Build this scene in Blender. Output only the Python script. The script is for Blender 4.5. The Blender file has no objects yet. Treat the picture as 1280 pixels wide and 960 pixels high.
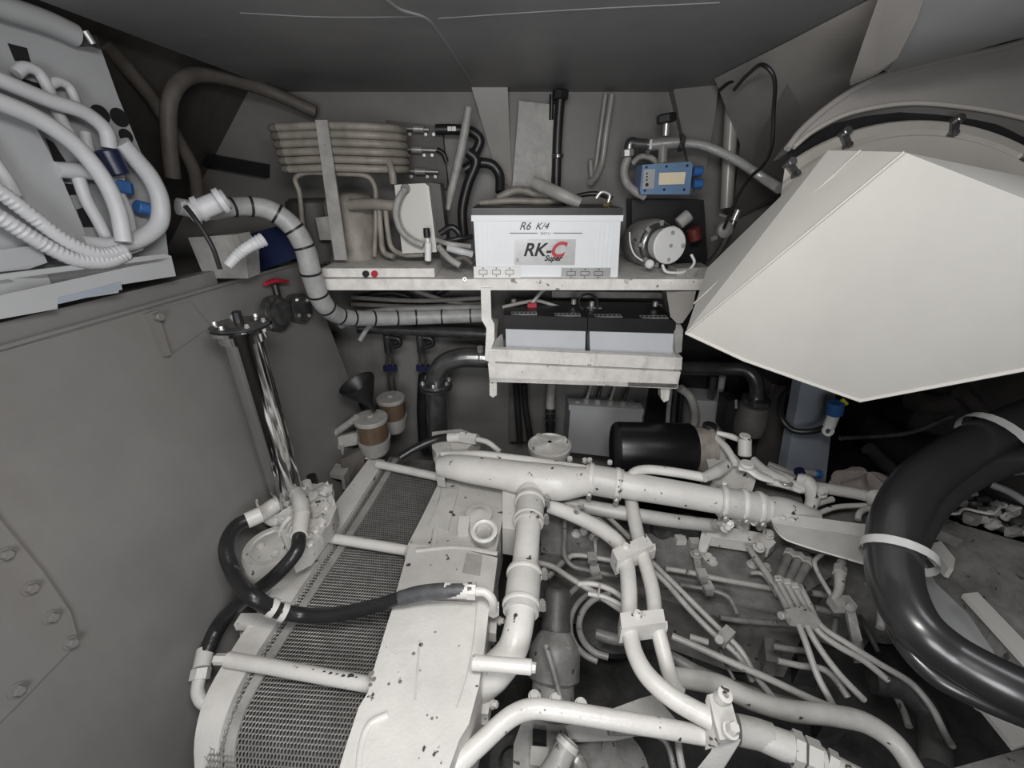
import bpy, bmesh, math, random
from mathutils import Vector, Matrix
random.seed(7)
V = Vector
S = bpy.context.scene
COL = S.collection

# ------------------------------------------------------------------ camera, world, lamps, exposure
EYE = V((0.0, 0.0, 1.9)); FPX = 537.0; PITCH = math.radians(25.6)
cam_d = bpy.data.cameras.new('camera'); cam = bpy.data.objects.new('camera', cam_d); COL.objects.link(cam)
cam_d.sensor_width = 36.0; cam_d.lens = 36.0 * FPX / 1280.0; cam_d.clip_start = 0.02
cam.location = EYE; cam.rotation_euler = (math.pi / 2 - PITCH, 0, 0)
S.camera = cam
S.view_settings.view_transform = 'Standard'; S.view_settings.look = 'None'
S.view_settings.gamma = 1.0; S.view_settings.use_curve_mapping = False
S.view_settings.exposure = 0.42

W = bpy.data.worlds.new('world'); S.world = W; W.use_nodes = True
W.node_tree.nodes['Background'].inputs[0].default_value = (0.55, 0.58, 0.62, 1)
W.node_tree.nodes['Background'].inputs[1].default_value = 0.06

def lamp(name, loc, target, size, power, color=(1, 1, 1), sy=None):
    l = bpy.data.lights.new(name, 'AREA'); l.energy = power; l.color = color
    l.shape = 'RECTANGLE'; l.size = size; l.size_y = sy or size
    o = bpy.data.objects.new(name, l); COL.objects.link(o); o.location = loc
    o.rotation_euler = (V(target) - V(loc)).to_track_quat('-Z', 'Y').to_euler()
    return o
lamp('ceiling_lamp_light', (0.0, 0.12, 2.13), (0.05, 0.75, 0.9), 0.40, 11.0, (1.0, 0.985, 0.96), 0.25)
lamp('low_fill_light', (-0.05, -0.7, 1.75), (0.05, 1.4, 0.95), 0.5, 9.0, (0.97, 0.98, 1.0), 0.5)  # added fill low behind the camera, brightens the wall under the shelf
lamp('side_light', (0.9, 0.35, 2.1), (0.6, 0.8, 0.9), 0.25, 1.0, (0.95, 0.97, 1.0))

# ------------------------------------------------------------------ geometry helpers
_s, _c = math.sin(PITCH), math.cos(PITCH)
def ray(px, py):
    u = (px - 640) / FPX; v = (480 - py) / FPX
    return V((u, _c + v * _s, -_s + v * _c))
def pt(px, py, k):
    """point seen at (px,py): k>0 height z, k<0 distance y=-k, (P,N) a plane"""
    d = ray(px, py)
    if isinstance(k, tuple):
        t = (k[0] - EYE).dot(k[1]) / d.dot(k[1])
    elif k > 0: t = (k - EYE.z) / d.z
    else: t = -k / d.y
    return EYE + d * t
def q(p):
    return V(p) if isinstance(p, V) else pt(*p)
def sc(p):                       # metres per pixel at a point
    r = p - EYE
    return (r.y * _c - r.z * _s) / FPX

OFF = {}
def link(name, me, mat, parent=None, smooth=True, label=None, cat=None, group=None, kind=None):
    if smooth is True:
        for p in me.polygons: p.use_smooth = True
        try: me.set_sharp_from_angle(angle=math.radians(40))
        except Exception: pass
    if mat: me.materials.append(mat)
    o = bpy.data.objects.new(name, me)
    COL.objects.link(o)
    if parent is None:
        vs = me.vertices
        xs = [v.co.x for v in vs]; ys = [v.co.y for v in vs]; zs = [v.co.z for v in vs]
        off = V(((min(xs) + max(xs)) / 2, (min(ys) + max(ys)) / 2, min(zs)))
        o.location = off
    else:
        off = OFF[parent.name]; o.parent = parent
    me.transform(Matrix.Translation(-off)); OFF[o.name] = off
    tag(o, label, cat, group, kind)
    return o
def tag(o, label=None, cat=None, group=None, kind=None):
    if label: o['label'] = label
    if cat: o['category'] = cat
    if group: o['group'] = group
    if kind: o['kind'] = kind
    return o
def thing(name, loc, label, cat, group=None, kind=None):
    o = bpy.data.objects.new(name, None); COL.objects.link(o); o.location = loc; o.empty_display_size = 0.02
    OFF[o.name] = V(loc); tag(o, label, cat, group, kind); return o

def bm_to(name, bm, mat, parent=None, smooth=True, bevel=0, **kw):
    if bevel:
        bmesh.ops.bevel(bm, geom=[e for e in bm.edges if len(e.link_faces) == 2 and e.calc_face_angle(0) > 0.5],
                        offset=bevel, segments=2, affect='EDGES', profile=0.5)
    bmesh.ops.recalc_face_normals(bm, faces=bm.faces)
    me = bpy.data.meshes.new(name); bm.to_mesh(me); bm.free()
    return link(name, me, mat, parent, smooth, **kw)

def catmull(P, R, n):
    if len(P) < 3 or n <= 1:
        out = []
        for i in range(len(P) - 1):
            for k in range(max(n, 1)):
                t = k / max(n, 1); out.append((P[i].lerp(P[i + 1], t), R[i] + (R[i + 1] - R[i]) * t))
        out.append((P[-1], R[-1])); return out
    Q = [P[0] * 2 - P[1]] + P + [P[-1] * 2 - P[-2]]
    out = []
    for i in range(1, len(Q) - 2):
        p0, p1, p2, p3 = Q[i - 1:i + 3]
        t0 = 0; t1 = t0 + max((p1 - p0).length, 1e-5) ** .5; t2 = t1 + max((p2 - p1).length, 1e-5) ** .5; t3 = t2 + max((p3 - p2).length, 1e-5) ** .5
        for k in range(n):
            t = t1 + (t2 - t1) * k / n
            a1 = p0 * ((t1 - t) / (t1 - t0)) + p1 * ((t - t0) / (t1 - t0))
            a2 = p1 * ((t2 - t) / (t2 - t1)) + p2 * ((t - t1) / (t2 - t1))
            a3 = p2 * ((t3 - t) / (t3 - t2)) + p3 * ((t - t2) / (t3 - t2))
            b1 = a1 * ((t2 - t) / (t2 - t0)) + a2 * ((t - t0) / (t2 - t0))
            b2 = a2 * ((t3 - t) / (t3 - t1)) + a3 * ((t - t1) / (t3 - t1))
            out.append((b1 * ((t2 - t) / (t2 - t1)) + b2 * ((t - t1) / (t2 - t1)), R[i - 1] + (R[i] - R[i - 1]) * k / n))
    out.append((P[-1], R[-1]))
    return out
def resample(path, step):
    out = [path[0]]; acc = 0
    for i in range(1, len(path)):
        a, b = path[i - 1], path[i]; L = (b[0] - a[0]).length
        if L < 1e-9: continue
        d = step - acc
        while d <= L:
            t = d / L; out.append((a[0].lerp(b[0], t), a[1] + (b[1] - a[1]) * t)); d += step
        acc = (acc + L) % step
    return out
def sweep(bm, path, seg=12, cap=True, flat=1.0):
    rings = []; up = None
    for i, (p, r) in enumerate(path):
        d = (path[min(i + 1, len(path) - 1)][0] - path[max(i - 1, 0)][0])
        if d.length < 1e-9: d = V((0, 0, 1))
        d.normalize()
        if up is None:
            up = V((0, 0, 1)) if abs(d.z) < 0.9 else V((1, 0, 0))
        up = up - d * up.dot(d)
        if up.length < 1e-6: up = d.orthogonal()
        up.normalize(); s = d.cross(up)
        rings.append([bm.verts.new(p + up * (math.cos(a) * r * flat) + s * (math.sin(a) * r)) for a in [2 * math.pi * k / seg for k in range(seg)]])
    for a, b in zip(rings, rings[1:]):
        for k in range(seg):
            bm.faces.new((a[k], a[(k + 1) % seg], b[(k + 1) % seg], b[k]))
    if cap:
        bm.faces.new(rings[0][::-1]); bm.faces.new(rings[-1])
def tube_bm(bm, pts, r, n=6, seg=12, rm=False, rib=0, flat=1.0):
    P = [q(p) for p in pts]
    R = r if isinstance(r, (list, tuple)) else [r] * len(P)
    if not rm:
        ss = sum(sc(p) for p in P) / len(P)
        R = [x * (sc(p) if isinstance(r, (list, tuple)) else ss) for x, p in zip(R, P)]
    path = catmull(P, R, n)
    if rib:
        path = resample(path, rib / 2)
        path = [(p, rr * (1.0 if i % 2 else 0.88)) for i, (p, rr) in enumerate(path)]
    sweep(bm, path, seg, flat=flat)
def tube(name, pts, r, mat, parent=None, n=6, seg=12, rm=False, rib=0, flat=1.0, **kw):
    bm = bmesh.new(); tube_bm(bm, pts, r, n, seg, rm, rib, flat)
    return bm_to(name, bm, mat, parent, **kw)
def axes(d):
    d = d.normalized(); u = V((0, 0, 1)) if abs(d.z) < .9 else V((0, 1, 0))
    u = (u - d * u.dot(d)).normalized(); return d, u, d.cross(u)
def lathe_bm(bm, a, d, prof, seg=24, a0=0.0):
    d, u, s = axes(d); rings = []
    for h, r in prof:
        if r < 1e-6: rings.append([bm.verts.new(a + d * h)])
        else: rings.append([bm.verts.new(a + d * h + (u * math.cos(t) + s * math.sin(t)) * r) for t in [a0 + 2 * math.pi * k / seg for k in range(seg)]])
    for A, B in zip(rings, rings[1:]):
        for k in range(seg):
            k2 = (k + 1) % seg
            if len(A) == 1 and len(B) == 1: continue
            if len(A) == 1: bm.faces.new((A[0], B[k2], B[k]))
            elif len(B) == 1: bm.faces.new((A[k], A[k2], B[0]))
            else: bm.faces.new((A[k], A[k2], B[k2], B[k]))
def lathe(name, a, d, prof, mat, parent=None, seg=24, a0=0.0, **kw):
    bm = bmesh.new(); lathe_bm(bm, q(a), d, prof, seg, a0)
    return bm_to(name, bm, mat, parent, **kw)
def rod_prof(L, r, b=None):
    b = b or min(r * .15, L * .2)
    return [(0, 0), (0, r - b), (b, r), (L - b, r), (L, r - b), (L, 0)]
def cyl(name, a, b, r, mat, parent=None, seg=20, **kw):
    a, b = q(a), q(b); return lathe(name, a, b - a, rod_prof((b - a).length, r), mat, parent, seg, **kw)
def cyl_bm(bm, a, b, r, seg=16, a0=0.0):
    a, b = q(a), q(b); lathe_bm(bm, a, b - a, rod_prof((b - a).length, r), seg, a0)
def prism_bm(bm, pts, ext):
    P = [q(p) for p in pts]; ext = V(ext)
    A = [bm.verts.new(p) for p in P]; B = [bm.verts.new(p + ext) for p in P]; n = len(P)
    bm.faces.new(A[::-1]); bm.faces.new(B)
    for k in range(n): bm.faces.new((A[k], A[(k + 1) % n], B[(k + 1) % n], B[k]))
def prism(name, pts, ext, mat, parent=None, bevel=0.002, **kw):
    bm = bmesh.new(); prism_bm(bm, pts, ext)
    return bm_to(name, bm, mat, parent, bevel=bevel, **kw)
def box_bm(bm, c, size, ax=None):
    c = q(c); X, Y, Z = ax or (V((1, 0, 0)), V((0, 1, 0)), V((0, 0, 1)))
    sx, sy, sz = [s / 2 for s in size]; vs = []
    for i in (-1, 1):
        for j in (-1, 1):
            for k in (-1, 1): vs.append(bm.verts.new(c + X * (i * sx) + Y * (j * sy) + Z * (k * sz)))
    for f in ((0, 1, 3, 2), (4, 6, 7, 5), (0, 4, 5, 1), (2, 3, 7, 6), (0, 2, 6, 4), (1, 5, 7, 3)):
        bm.faces.new([vs[i] for i in f])
def box(name, c, size, mat, parent=None, ax=None, bevel=0.002, **kw):
    bm = bmesh.new(); box_bm(bm, c, size, ax)
    return bm_to(name, bm, mat, parent, bevel=bevel, **kw)
def bolt_bm(bm, p, d, r=0.007, h=0.006):
    p = q(p); d = d.normalized()
    lathe_bm(bm, p, d, [(0, 0), (0, r * 1.35), (h * .3, r * 1.35), (h * .3, 0)], 16)
    lathe_bm(bm, p + d * h * .3, d, [(0, 0), (0, r), (h * .8, r), (h, r * .8), (h, 0)], 6, random.random())
def bolt(p, d, mat, parent, r=0.007, h=0.006, name='bolt'):
    bm = bmesh.new(); bolt_bm(bm, p, d, r, h); return bm_to(name, bm, mat, parent)
def clamp(c, d, r, mat, parent, wid=0.012, side=V((0.3, -.8, .3)), screw=None, name='hose_clamp'):
    """band clamp round a pipe with its bolted lug"""
    c = q(c); d = d.normalized()
    b = lathe(name, c - d * wid / 2, d, [(0, r * .95), (0, r * 1.05), (wid * .2, r * 1.09), (wid * .8, r * 1.09), (wid, r * 1.05), (wid, r * .95)], mat, parent, 28)
    s = (side - d * side.dot(d)).normalized(); t = d.cross(s)
    bm = bmesh.new()
    box_bm(bm, c + s * r * 1.22, (r * .35, wid, r * .5), (s, d, t))
    cyl_bm(bm, c + s * r * 1.22 - t * r * .42, c + s * r * 1.22 + t * r * .45, wid * .28, 10)
    cyl_bm(bm, c + s * r * 1.22 + t * r * .3, c + s * r * 1.22 + t * r * .5, wid * .5, 6)
    bm_to('clamp_screw', bm, screw or mat, b)
    return b
def text_bm(body, size, origin, X, Y, depth=0.0006, shear=0.0, bold=0.0):
    c = bpy.data.curves.new('t', 'FONT'); c.body = body; c.size = size; c.shear = shear; c.extrude = depth; c.offset = bold
    c.align_x = 'CENTER'; c.align_y = 'CENTER'
    o = bpy.data.objects.new('t', c); COL.objects.link(o)
    me = bpy.data.meshes.new_from_object(o.evaluated_get(bpy.context.evaluated_depsgraph_get()))
    bm = bmesh.new(); bm.from_mesh(me)
    Z = X.cross(Y)
    M = Matrix((X.to_4d(), Y.to_4d(), Z.to_4d(), V((0, 0, 0, 1)))).transposed()
    for i in range(3): M[i][3] = origin[i]; M[3][i] = 0
    M[3][3] = 1
    bm.transform(M); bpy.data.objects.remove(o); bpy.data.curves.remove(c); bpy.data.meshes.remove(me)
    return bm

from mathutils import noise
def blob(name, c, rad, m, parent, rough=.25, freq=2.0, sub=3, **kw):
    c = q(c); bm = bmesh.new(); bmesh.ops.create_icosphere(bm, subdivisions=sub, radius=1)
    o = V((random.random() * 9, random.random() * 9, 0))
    for v in bm.verts:
        n_ = v.co.normalized(); k = 1 + rough * noise.noise(n_ * freq + o); k = max(.5, k)
        e = V([math.copysign(abs(x) ** .75, x) for x in n_]) * k
        v.co = c + V((e.x * rad[0], e.y * rad[1], e.z * rad[2]))
    return bm_to(name, bm, m, parent, **kw)
# ------------------------------------------------------------------ materials
MC = {}
def paint(name, rgb, rough=0.5, metal=0.0, var=0.12, scale=9.0, bump=0.15, bscale=60.0, chips=0.0, chipcol=(0.05, 0.045, 0.04), coat=0.0, stain=None, stain_amt=0.0):
    m = bpy.data.materials.new(name); m.use_nodes = True; nt = m.node_tree; N = nt.nodes; L = nt.links
    b = N['Principled BSDF']; b.inputs['Roughness'].default_value = rough; b.inputs['Metallic'].default_value = metal
    if coat: b.inputs['Coat Weight'].default_value = coat; b.inputs['Coat Roughness'].default_value = 0.15
    tc = N.new('ShaderNodeTexCoord'); geo = N.new('ShaderNodeNewGeometry')
    n1 = N.new('ShaderNodeTexNoise'); n1.inputs['Scale'].default_value = scale; n1.inputs['Detail'].default_value = 6; n1.inputs['Roughness'].default_value = 0.65
    L.new(geo.outputs['Position'], n1.inputs['Vector'])
    rp = N.new('ShaderNodeValToRGB'); rp.color_ramp.elements[0].position = 0.3; rp.color_ramp.elements[1].position = 0.7
    rp.color_ramp.elements[0].color = tuple(max(0, x * (1 - var * 1.4)) for x in rgb) + (1,)
    rp.color_ramp.elements[1].color = tuple(min(1, x * (1 + var)) for x in rgb) + (1,)
    L.new(n1.outputs['Fac'], rp.inputs['Fac']); out = rp.outputs['Color']
    if stain:
        n3 = N.new('ShaderNodeTexNoise'); n3.inputs['Scale'].default_value = scale * .55; n3.inputs['Detail'].default_value = 8; n3.inputs['Roughness'].default_value = .7
        mp = N.new('ShaderNodeMapping'); mp.inputs['Scale'].default_value = (1.6, 1.6, .6); mp.inputs['Location'].default_value = (3, 7, 1)
        L.new(geo.outputs['Position'], mp.inputs['Vector']); L.new(mp.outputs['Vector'], n3.inputs['Vector'])
        r3 = N.new('ShaderNodeMapRange'); r3.inputs[1].default_value = .52; r3.inputs[2].default_value = .75; r3.inputs[4].default_value = stain_amt
        L.new(n3.outputs['Fac'], r3.inputs[0])
        mx = N.new('ShaderNodeMix'); mx.data_type = 'RGBA'; L.new(r3.outputs[0], mx.inputs['Factor']); L.new(out, mx.inputs[6]); mx.inputs[7].default_value = tuple(stain) + (1,)
        out = mx.outputs[2]
    if chips:
        n2 = N.new('ShaderNodeTexNoise'); n2.inputs['Scale'].default_value = 38; n2.inputs['Detail'].default_value = 3
        L.new(geo.outputs['Position'], n2.inputs['Vector'])
        r2 = N.new('ShaderNodeMapRange'); r2.inputs[1].default_value = 0.72 - chips * .1; r2.inputs[2].default_value = 0.75 - chips * .1
        L.new(n2.outputs['Fac'], r2.inputs[0])
        mx = N.new('ShaderNodeMix'); mx.data_type = 'RGBA'; L.new(r2.outputs[0], mx.inputs['Factor']); L.new(out, mx.inputs[6]); mx.inputs[7].default_value = tuple(chipcol) + (1,)
        out = mx.outputs[2]
    L.new(out, b.inputs['Base Color'])
    if bump:
        nb = N.new('ShaderNodeTexNoise'); nb.inputs['Scale'].default_value = bscale; nb.inputs['Detail'].default_value = 4
        L.new(geo.outputs['Position'], nb.inputs['Vector'])
        bp = N.new('ShaderNodeBump'); bp.inputs['Strength'].default_value = bump; bp.inputs['Distance'].default_value = 0.003
        L.new(nb.outputs['Fac'], bp.inputs['Height']); L.new(bp.outputs['Normal'], b.inputs['Normal'])
    MC[name] = m; return m
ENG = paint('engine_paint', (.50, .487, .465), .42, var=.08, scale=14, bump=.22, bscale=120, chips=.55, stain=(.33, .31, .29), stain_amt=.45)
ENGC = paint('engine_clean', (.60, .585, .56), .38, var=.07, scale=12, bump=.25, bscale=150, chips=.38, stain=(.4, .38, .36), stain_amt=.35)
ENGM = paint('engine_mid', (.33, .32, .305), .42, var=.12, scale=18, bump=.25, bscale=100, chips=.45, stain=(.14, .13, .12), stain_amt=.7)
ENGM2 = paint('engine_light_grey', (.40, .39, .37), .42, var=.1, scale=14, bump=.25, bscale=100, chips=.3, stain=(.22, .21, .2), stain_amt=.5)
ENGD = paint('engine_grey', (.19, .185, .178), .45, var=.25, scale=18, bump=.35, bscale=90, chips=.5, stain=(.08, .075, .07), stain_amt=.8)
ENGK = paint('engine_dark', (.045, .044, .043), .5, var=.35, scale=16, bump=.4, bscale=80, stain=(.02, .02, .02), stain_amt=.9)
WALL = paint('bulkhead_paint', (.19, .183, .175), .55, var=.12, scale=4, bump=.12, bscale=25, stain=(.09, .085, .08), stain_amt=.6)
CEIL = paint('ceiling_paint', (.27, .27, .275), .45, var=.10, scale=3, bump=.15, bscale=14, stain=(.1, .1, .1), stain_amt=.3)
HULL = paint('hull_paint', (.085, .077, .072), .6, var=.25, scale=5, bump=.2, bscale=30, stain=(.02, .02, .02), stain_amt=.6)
TANK = paint('tank_paint', (.185, .178, .172), .42, var=.10, scale=3.2, bump=.10, bscale=18, stain=(.14, .13, .122), stain_amt=.6)
HOODM = paint('hood_paint', (.54, .525, .495), .42, var=.04, scale=5, bump=.08, bscale=16, stain=(.48, .46, .43), stain_amt=.4)
CREAM = paint('cream_paint', (.37, .35, .32), .28, var=.05, scale=4, bump=.05, bscale=20, coat=.3, stain=(.3, .28, .25), stain_amt=.3)
FAIR = paint('fairing_paint', (.29, .275, .26), .38, var=.08, scale=4, bump=.1, bscale=20, coat=.2, stain=(.22, .2, .2), stain_amt=.4)
ACM = paint('casing_paint', (.36, .365, .375), .45, var=.05, scale=5, bump=.06, bscale=40)
ACP = paint('pipe_foam', (.50, .505, .52), .5, var=.05, scale=20, bump=.12, bscale=70)
GREYP = paint('grey_pipe', (.33, .32, .305), .5, var=.18, scale=20, bump=.2, bscale=80, stain=(.15, .14, .13), stain_amt=.6)
TANP = paint('tan_pipe', (.27, .245, .215), .5, var=.2, scale=20, bump=.2, bscale=80, stain=(.12, .1, .08), stain_amt=.7)
WRAP = paint('spiral_wrap', (.36, .36, .36), .45, var=.15, scale=24, bump=.2, bscale=100, stain=(.2, .2, .2), stain_amt=.5)
WOOD = paint('white_board', (.74, .72, .69), .5, var=.12, scale=22, bump=.25, bscale=60, chips=.35, chipcol=(.25, .22, .2), stain=(.3, .28, .25), stain_amt=.6)
BATW = paint('battery_white', (.74, .76, .78), .4, var=.03, scale=8, bump=.05)
BATG = paint('battery_grey', (.56, .58, .61), .45, var=.04, scale=8, bump=.05)
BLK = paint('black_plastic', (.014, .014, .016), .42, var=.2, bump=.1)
RUB = paint('black_rubber', (.018, .018, .019), .33, var=.25, scale=12, bump=.25, bscale=120)
RUBG = paint('worn_rubber', (.07, .072, .076), .45, var=.35, scale=25, bump=.3, bscale=120, chips=.15, chipcol=(.3, .3, .3))
BIGH = paint('glossy_hose', (.02, .02, .021), .32, var=.1, bump=.06, bscale=60, coat=.25)
FILT = paint('filter_black', (.006, .006, .007), .35, var=.1, bump=.04)
DKM = paint('dark_steel', (.19, .19, .19), .27, .8, var=.3, scale=20, bump=.15)
STEEL = paint('steel', (.58, .57, .55), .32, .7, var=.15, scale=20, bump=.1)
CHROME = paint('polished_steel', (.72, .72, .72), .09, 1.0, var=.04, bump=.015, bscale=8)
ALU = paint('galvanised', (.62, .62, .61), .38, .55, var=.08, scale=20, bump=.1)
BRASS = paint('brass', (.42, .34, .16), .3, .8, var=.2)
AMBER = paint('amber_bowl', (.13, .088, .06), .22, var=.2, coat=.4, bump=.03)
BLUE = paint('blue_plastic', (.035, .12, .33), .4, var=.1, bump=.05)
BLUEG = paint('blue_grey_plastic', (.13, .22, .36), .4, var=.1, bump=.08)
NAVY = paint('navy_plastic', (.01, .015, .05), .35, var=.1)
RED = paint('red_plastic', (.45, .02, .04), .4, var=.1)
DRED = paint('dark_red', (.12, .02, .02), .45, var=.1)
CREAML = paint('cream_label', (.75, .66, .48), .5, var=.05, bump=0)
SILV = paint('silver_label', (.42, .42, .42), .35, .3, var=.1, scale=30, bump=0)
WHITE = paint('white_plastic', (.72, .72, .71), .4, var=.04, bump=.05)
YEL = paint('yellow_plastic', (.6, .55, .05), .4, var=.05, bump=0)
INK = paint('black_ink', (.01, .01, .012), .6, var=0.05, bump=0)
CLOTH = paint('tan_cloth', (.2, .175, .165), .9, var=.12, scale=30, bump=.6, bscale=200)
MESHM = paint('core_mesh', (.21, .205, .195), .4, .2, var=.2, scale=30, bump=.1)
COREM = paint('core_dark', (.045, .043, .042), .6, var=.3, scale=60, bump=.2)
SHADEP = paint('shaded_pipe_paint', (.12, .107, .095), .6, var=.25, scale=14, bump=.2)  # pipe colour darkened to stand in for shade along the hull
COLB = paint('blue_grey_paint', (.28, .31, .36), .5, var=.06, bump=.08)

# ------------------------------------------------------------------ the setting
def struct(name, bm, m, **kw): return bm_to(name, bm, m, None, kind='structure', smooth=kw.pop('smooth', True), **kw)
def quad_slab(name, P, ext, m, bevel=0, **kw):
    bm = bmesh.new(); prism_bm(bm, [V(p) for p in P], ext); return struct(name, bm, m, bevel=bevel)
quad_slab('floor', [(-1.6, -1.4, 0), (1.9, -1.4, 0), (1.9, 2.1, 0), (-1.6, 2.1, 0)], (0, 0, -.05), ENGK)
quad_slab('wall_back', [(-1.45, 1.75, 0), (1.9, 1.75, 0), (1.9, 1.75, 2.3), (-1.45, 1.75, 2.3)], (0, .06, 0), WALL)
quad_slab('ceiling', [(-.78, -1.4, 2.165), (1.9, -1.4, 2.165), (1.9, 1.75, 2.165), (-.78, 1.75, 2.165)], (0, 0, .14), CEIL)
quad_slab('wall_rear', [(-1.6, -1.4, 0), (1.9, -1.4, 0), (1.9, -1.4, 2.3), (-1.6, -1.4, 2.3)], (0, -.06, 0), WALL)
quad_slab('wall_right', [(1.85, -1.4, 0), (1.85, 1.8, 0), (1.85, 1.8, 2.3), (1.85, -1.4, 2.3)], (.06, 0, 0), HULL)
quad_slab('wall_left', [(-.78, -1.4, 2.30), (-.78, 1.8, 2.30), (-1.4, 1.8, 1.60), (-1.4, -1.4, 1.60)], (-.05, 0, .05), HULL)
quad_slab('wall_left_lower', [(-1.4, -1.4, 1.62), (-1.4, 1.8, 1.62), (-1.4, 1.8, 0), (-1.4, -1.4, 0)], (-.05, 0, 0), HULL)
bm = bmesh.new()
tube_bm(bm, [(478, -6, 2.1662), (500, 10, 2.1662), (530, 20, 2.1662), (548, 40, 2.1662), (572, 75, 2.1662), (590, 104, 2.1662)], .004, rm=True, seg=8)
tube_bm(bm, [(300, 15, 2.1662), (400, 20, 2.1662), (530, 20, 2.1662)], .0022, rm=True, seg=8)
tube_bm(bm, [(548, 22, 2.1662), (700, 12, 2.1662), (900, 2, 2.1662)], .0022, rm=True, seg=8)
struct('trim_1', bm, CEIL)
# knee brackets between deck and back bulkhead
prism('frame_bracket', [(586, 98, -1.66), (634, 98, -1.66), (637, 170, -1.71), (641, 236, -1.74), (622, 222, -1.74), (606, 165, -1.7)], (0.0, .06, 0), FAIR, bevel=.003,
      label='pale triangular steel knee bracket between ceiling and back wall, left of the flat panel', cat='bracket')
prism('frame_bracket', [(842, 112, -1.70), (900, 92, -1.62), (893, 150, -1.66), (878, 235, -1.72), (868, 240, -1.74)], (0.0, .05, 0), WALL, bevel=.003,
      label='grey steel knee bracket under the ceiling, behind the blue controller', cat='bracket')

# ---- tank on the left
TA = pt(0, 435, 1.65); TB = pt(380, 327, 1.65); TD = pt(455, 522, -1.52)
tn = (TB - TA).cross(TD - TA).normalized()
if tn.x < 0: tn = -tn
tdir = (TB - TA).normalized(); tdown = tn.cross(tdir).normalized()
if tdown.z > 0: tdown = -tdown
TP = (TA, tn)
TA2 = TA - tdir * 1.6
edown = (TD - TB) / (TB.z - TD.z)
bot = 1.5
P0, P1 = TA2, TB
P2, P3 = TB + edown * bot, TA2 + tdown * (bot / -tdown.z)
bm = bmesh.new(); prism_bm(bm, [P0, P1, P2, P3], (-.62, 0.1, 0))
tank = bm_to('fuel_tank', bm, TANK, None, bevel=.006, label='large grey painted steel tank filling the left side of the room', cat='tank')
rimm = tube('tank_rim', [TA2 + tn * .002, TA + tn * .002, TB + tn * .002], .005, TANK, tank, rm=True, n=2)
rail = bmesh.new(); r0 = TA2 + V((-.012, 0, .0)); r1 = TA + tdir * .47 + V((-.012, 0, 0))
prism_bm(rail, [r0, r1, r1 + V((0, 0, .035)), r0 + V((0, 0, .035))], (-.03, 0, 0))
bm_to('tank_coaming', rail, TANK, tank, bevel=.003)
# weld line and angle clip
bx = thing('angle_clip', pt(192, 420, TP), 'small welded angle clip on the tank side below the air conditioner tray', 'bracket')
prism('plate', [(180, 388, TP), (236, 378, TP), (262, 408, TP), (205, 447, TP)], tn * .004, TANK, bx, bevel=.001)
prism('lug', [(178, 392, TP), (190, 388, TP), (208, 444, TP), (202, 446, TP)], tn * .014, TANK, bx, bevel=.001)
cyl('stud', pt(188, 397, TP), pt(188, 397, TP) + tn * .03, .009, TANK, bx)
tube('weld', [(0, 436, TP), (60, 421, TP), (140, 398, TP), (250, 366, TP), (300, 350, TP)], .0035, TANK, bx, rm=True, seg=6)
# inspection hatch
ih = thing('inspection_hatch', pt(40, 880, TP), 'bolted inspection cover on the tank side at the lower left corner', 'hatch cover')
hp = [(-60, 575), (0, 655), (50, 715), (84, 765), (93, 795), (84, 812), (30, 868), (0, 898), (-120, 1010), (-260, 800)]
prism('cover_plate', [(a, b, TP) for a, b in hp], tn * .008, TANK, ih, bevel=.002)
for a, b in ((0, 693), (32, 735), (58, 771), (83, 803), (15, 862), (-35, 905), (-38, 640)):
    bolt(pt(a, b, TP) + tn * .008, tn, TANK, ih, .0085, .010)
# knee under hatch / corner stiffener at lower left of the room is plain tank side

# ---- deck fairing, big round housing at upper right
fr = thing('deck_fairing', pt(1100, 120, -1.3), 'sloping grey painted deck fairing around the round housing, upper right', 'fairing')
prism('side_panel', [(893, 98, 2.163), (985, 52, 2.163), (1128, -22, 2.163), (1116, 60, -1.12), (1090, 110, -1.25), (1010, 190, -1.5), (985, 235, -1.6), (915, 275, -1.70), (925, 180, -1.6)], (.06, .06, 0), FAIR, fr, bevel=.002)
prism('web', [(1108, -30, -.80), (1165, -30, -.80), (1146, 25, -.85), (1124, 68, -.90), (1095, 88, -.93), (1062, 102, -.96), (1078, 55, -.90)], (.03, .04, .0), FAIR, fr, bevel=.006)
prism('deck_return', [(1125, -40, -.79), (1420, -70, -.72), (1420, 20, -.84), (1280, 46, -.88), (1180, 74, -.92), (1112, 92, -.95), (1130, 40, -.89)], (.02, .06, .02), CEIL, fr, bevel=.004)
dn = V((0, -_c, _s))
dc = pt(1150, 430, -.86)
sd = sc(dc)
dr = thing('round_housing', dc, 'huge round cream painted housing with clamp lugs, behind the white hood', 'housing')
def ring(name, prof, m, par=dr, seg=128):
    bm = bmesh.new(); lathe_bm(bm, dc, dn, [(h, r * sd) for h, r in prof], seg)
    bmesh.ops.bisect_plane(bm, geom=bm.verts[:] + bm.edges[:] + bm.faces[:], plane_co=(0, 0, 1.66), plane_no=(0, 0, -1), clear_outer=True)
    bmesh.ops.bisect_plane(bm, geom=bm.verts[:] + bm.edges[:] + bm.faces[:], plane_co=pt(984, 190, (dc, dn)), plane_no=(-.86, .5, -.1), clear_outer=True)
    return bm_to(name, bm, m, par)
HP = (dc + dn * .0, dn)
co = [(984, 186), (1000, 165), (1030, 138), (1065, 114), (1110, 93), (1180, 75), (1240, 63), (1300, 48), (1420, 30)]
ci = [(1420, 190), (1350, 160), (1300, 152), (1240, 139), (1190, 132), (1140, 129), (1095, 134), (1055, 144), (1015, 165), (992, 184)]
prism('collar_plate', [(a, b, HP) for a, b in co + ci], -dn * .05, FAIR, dr, bevel=.003)
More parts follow.
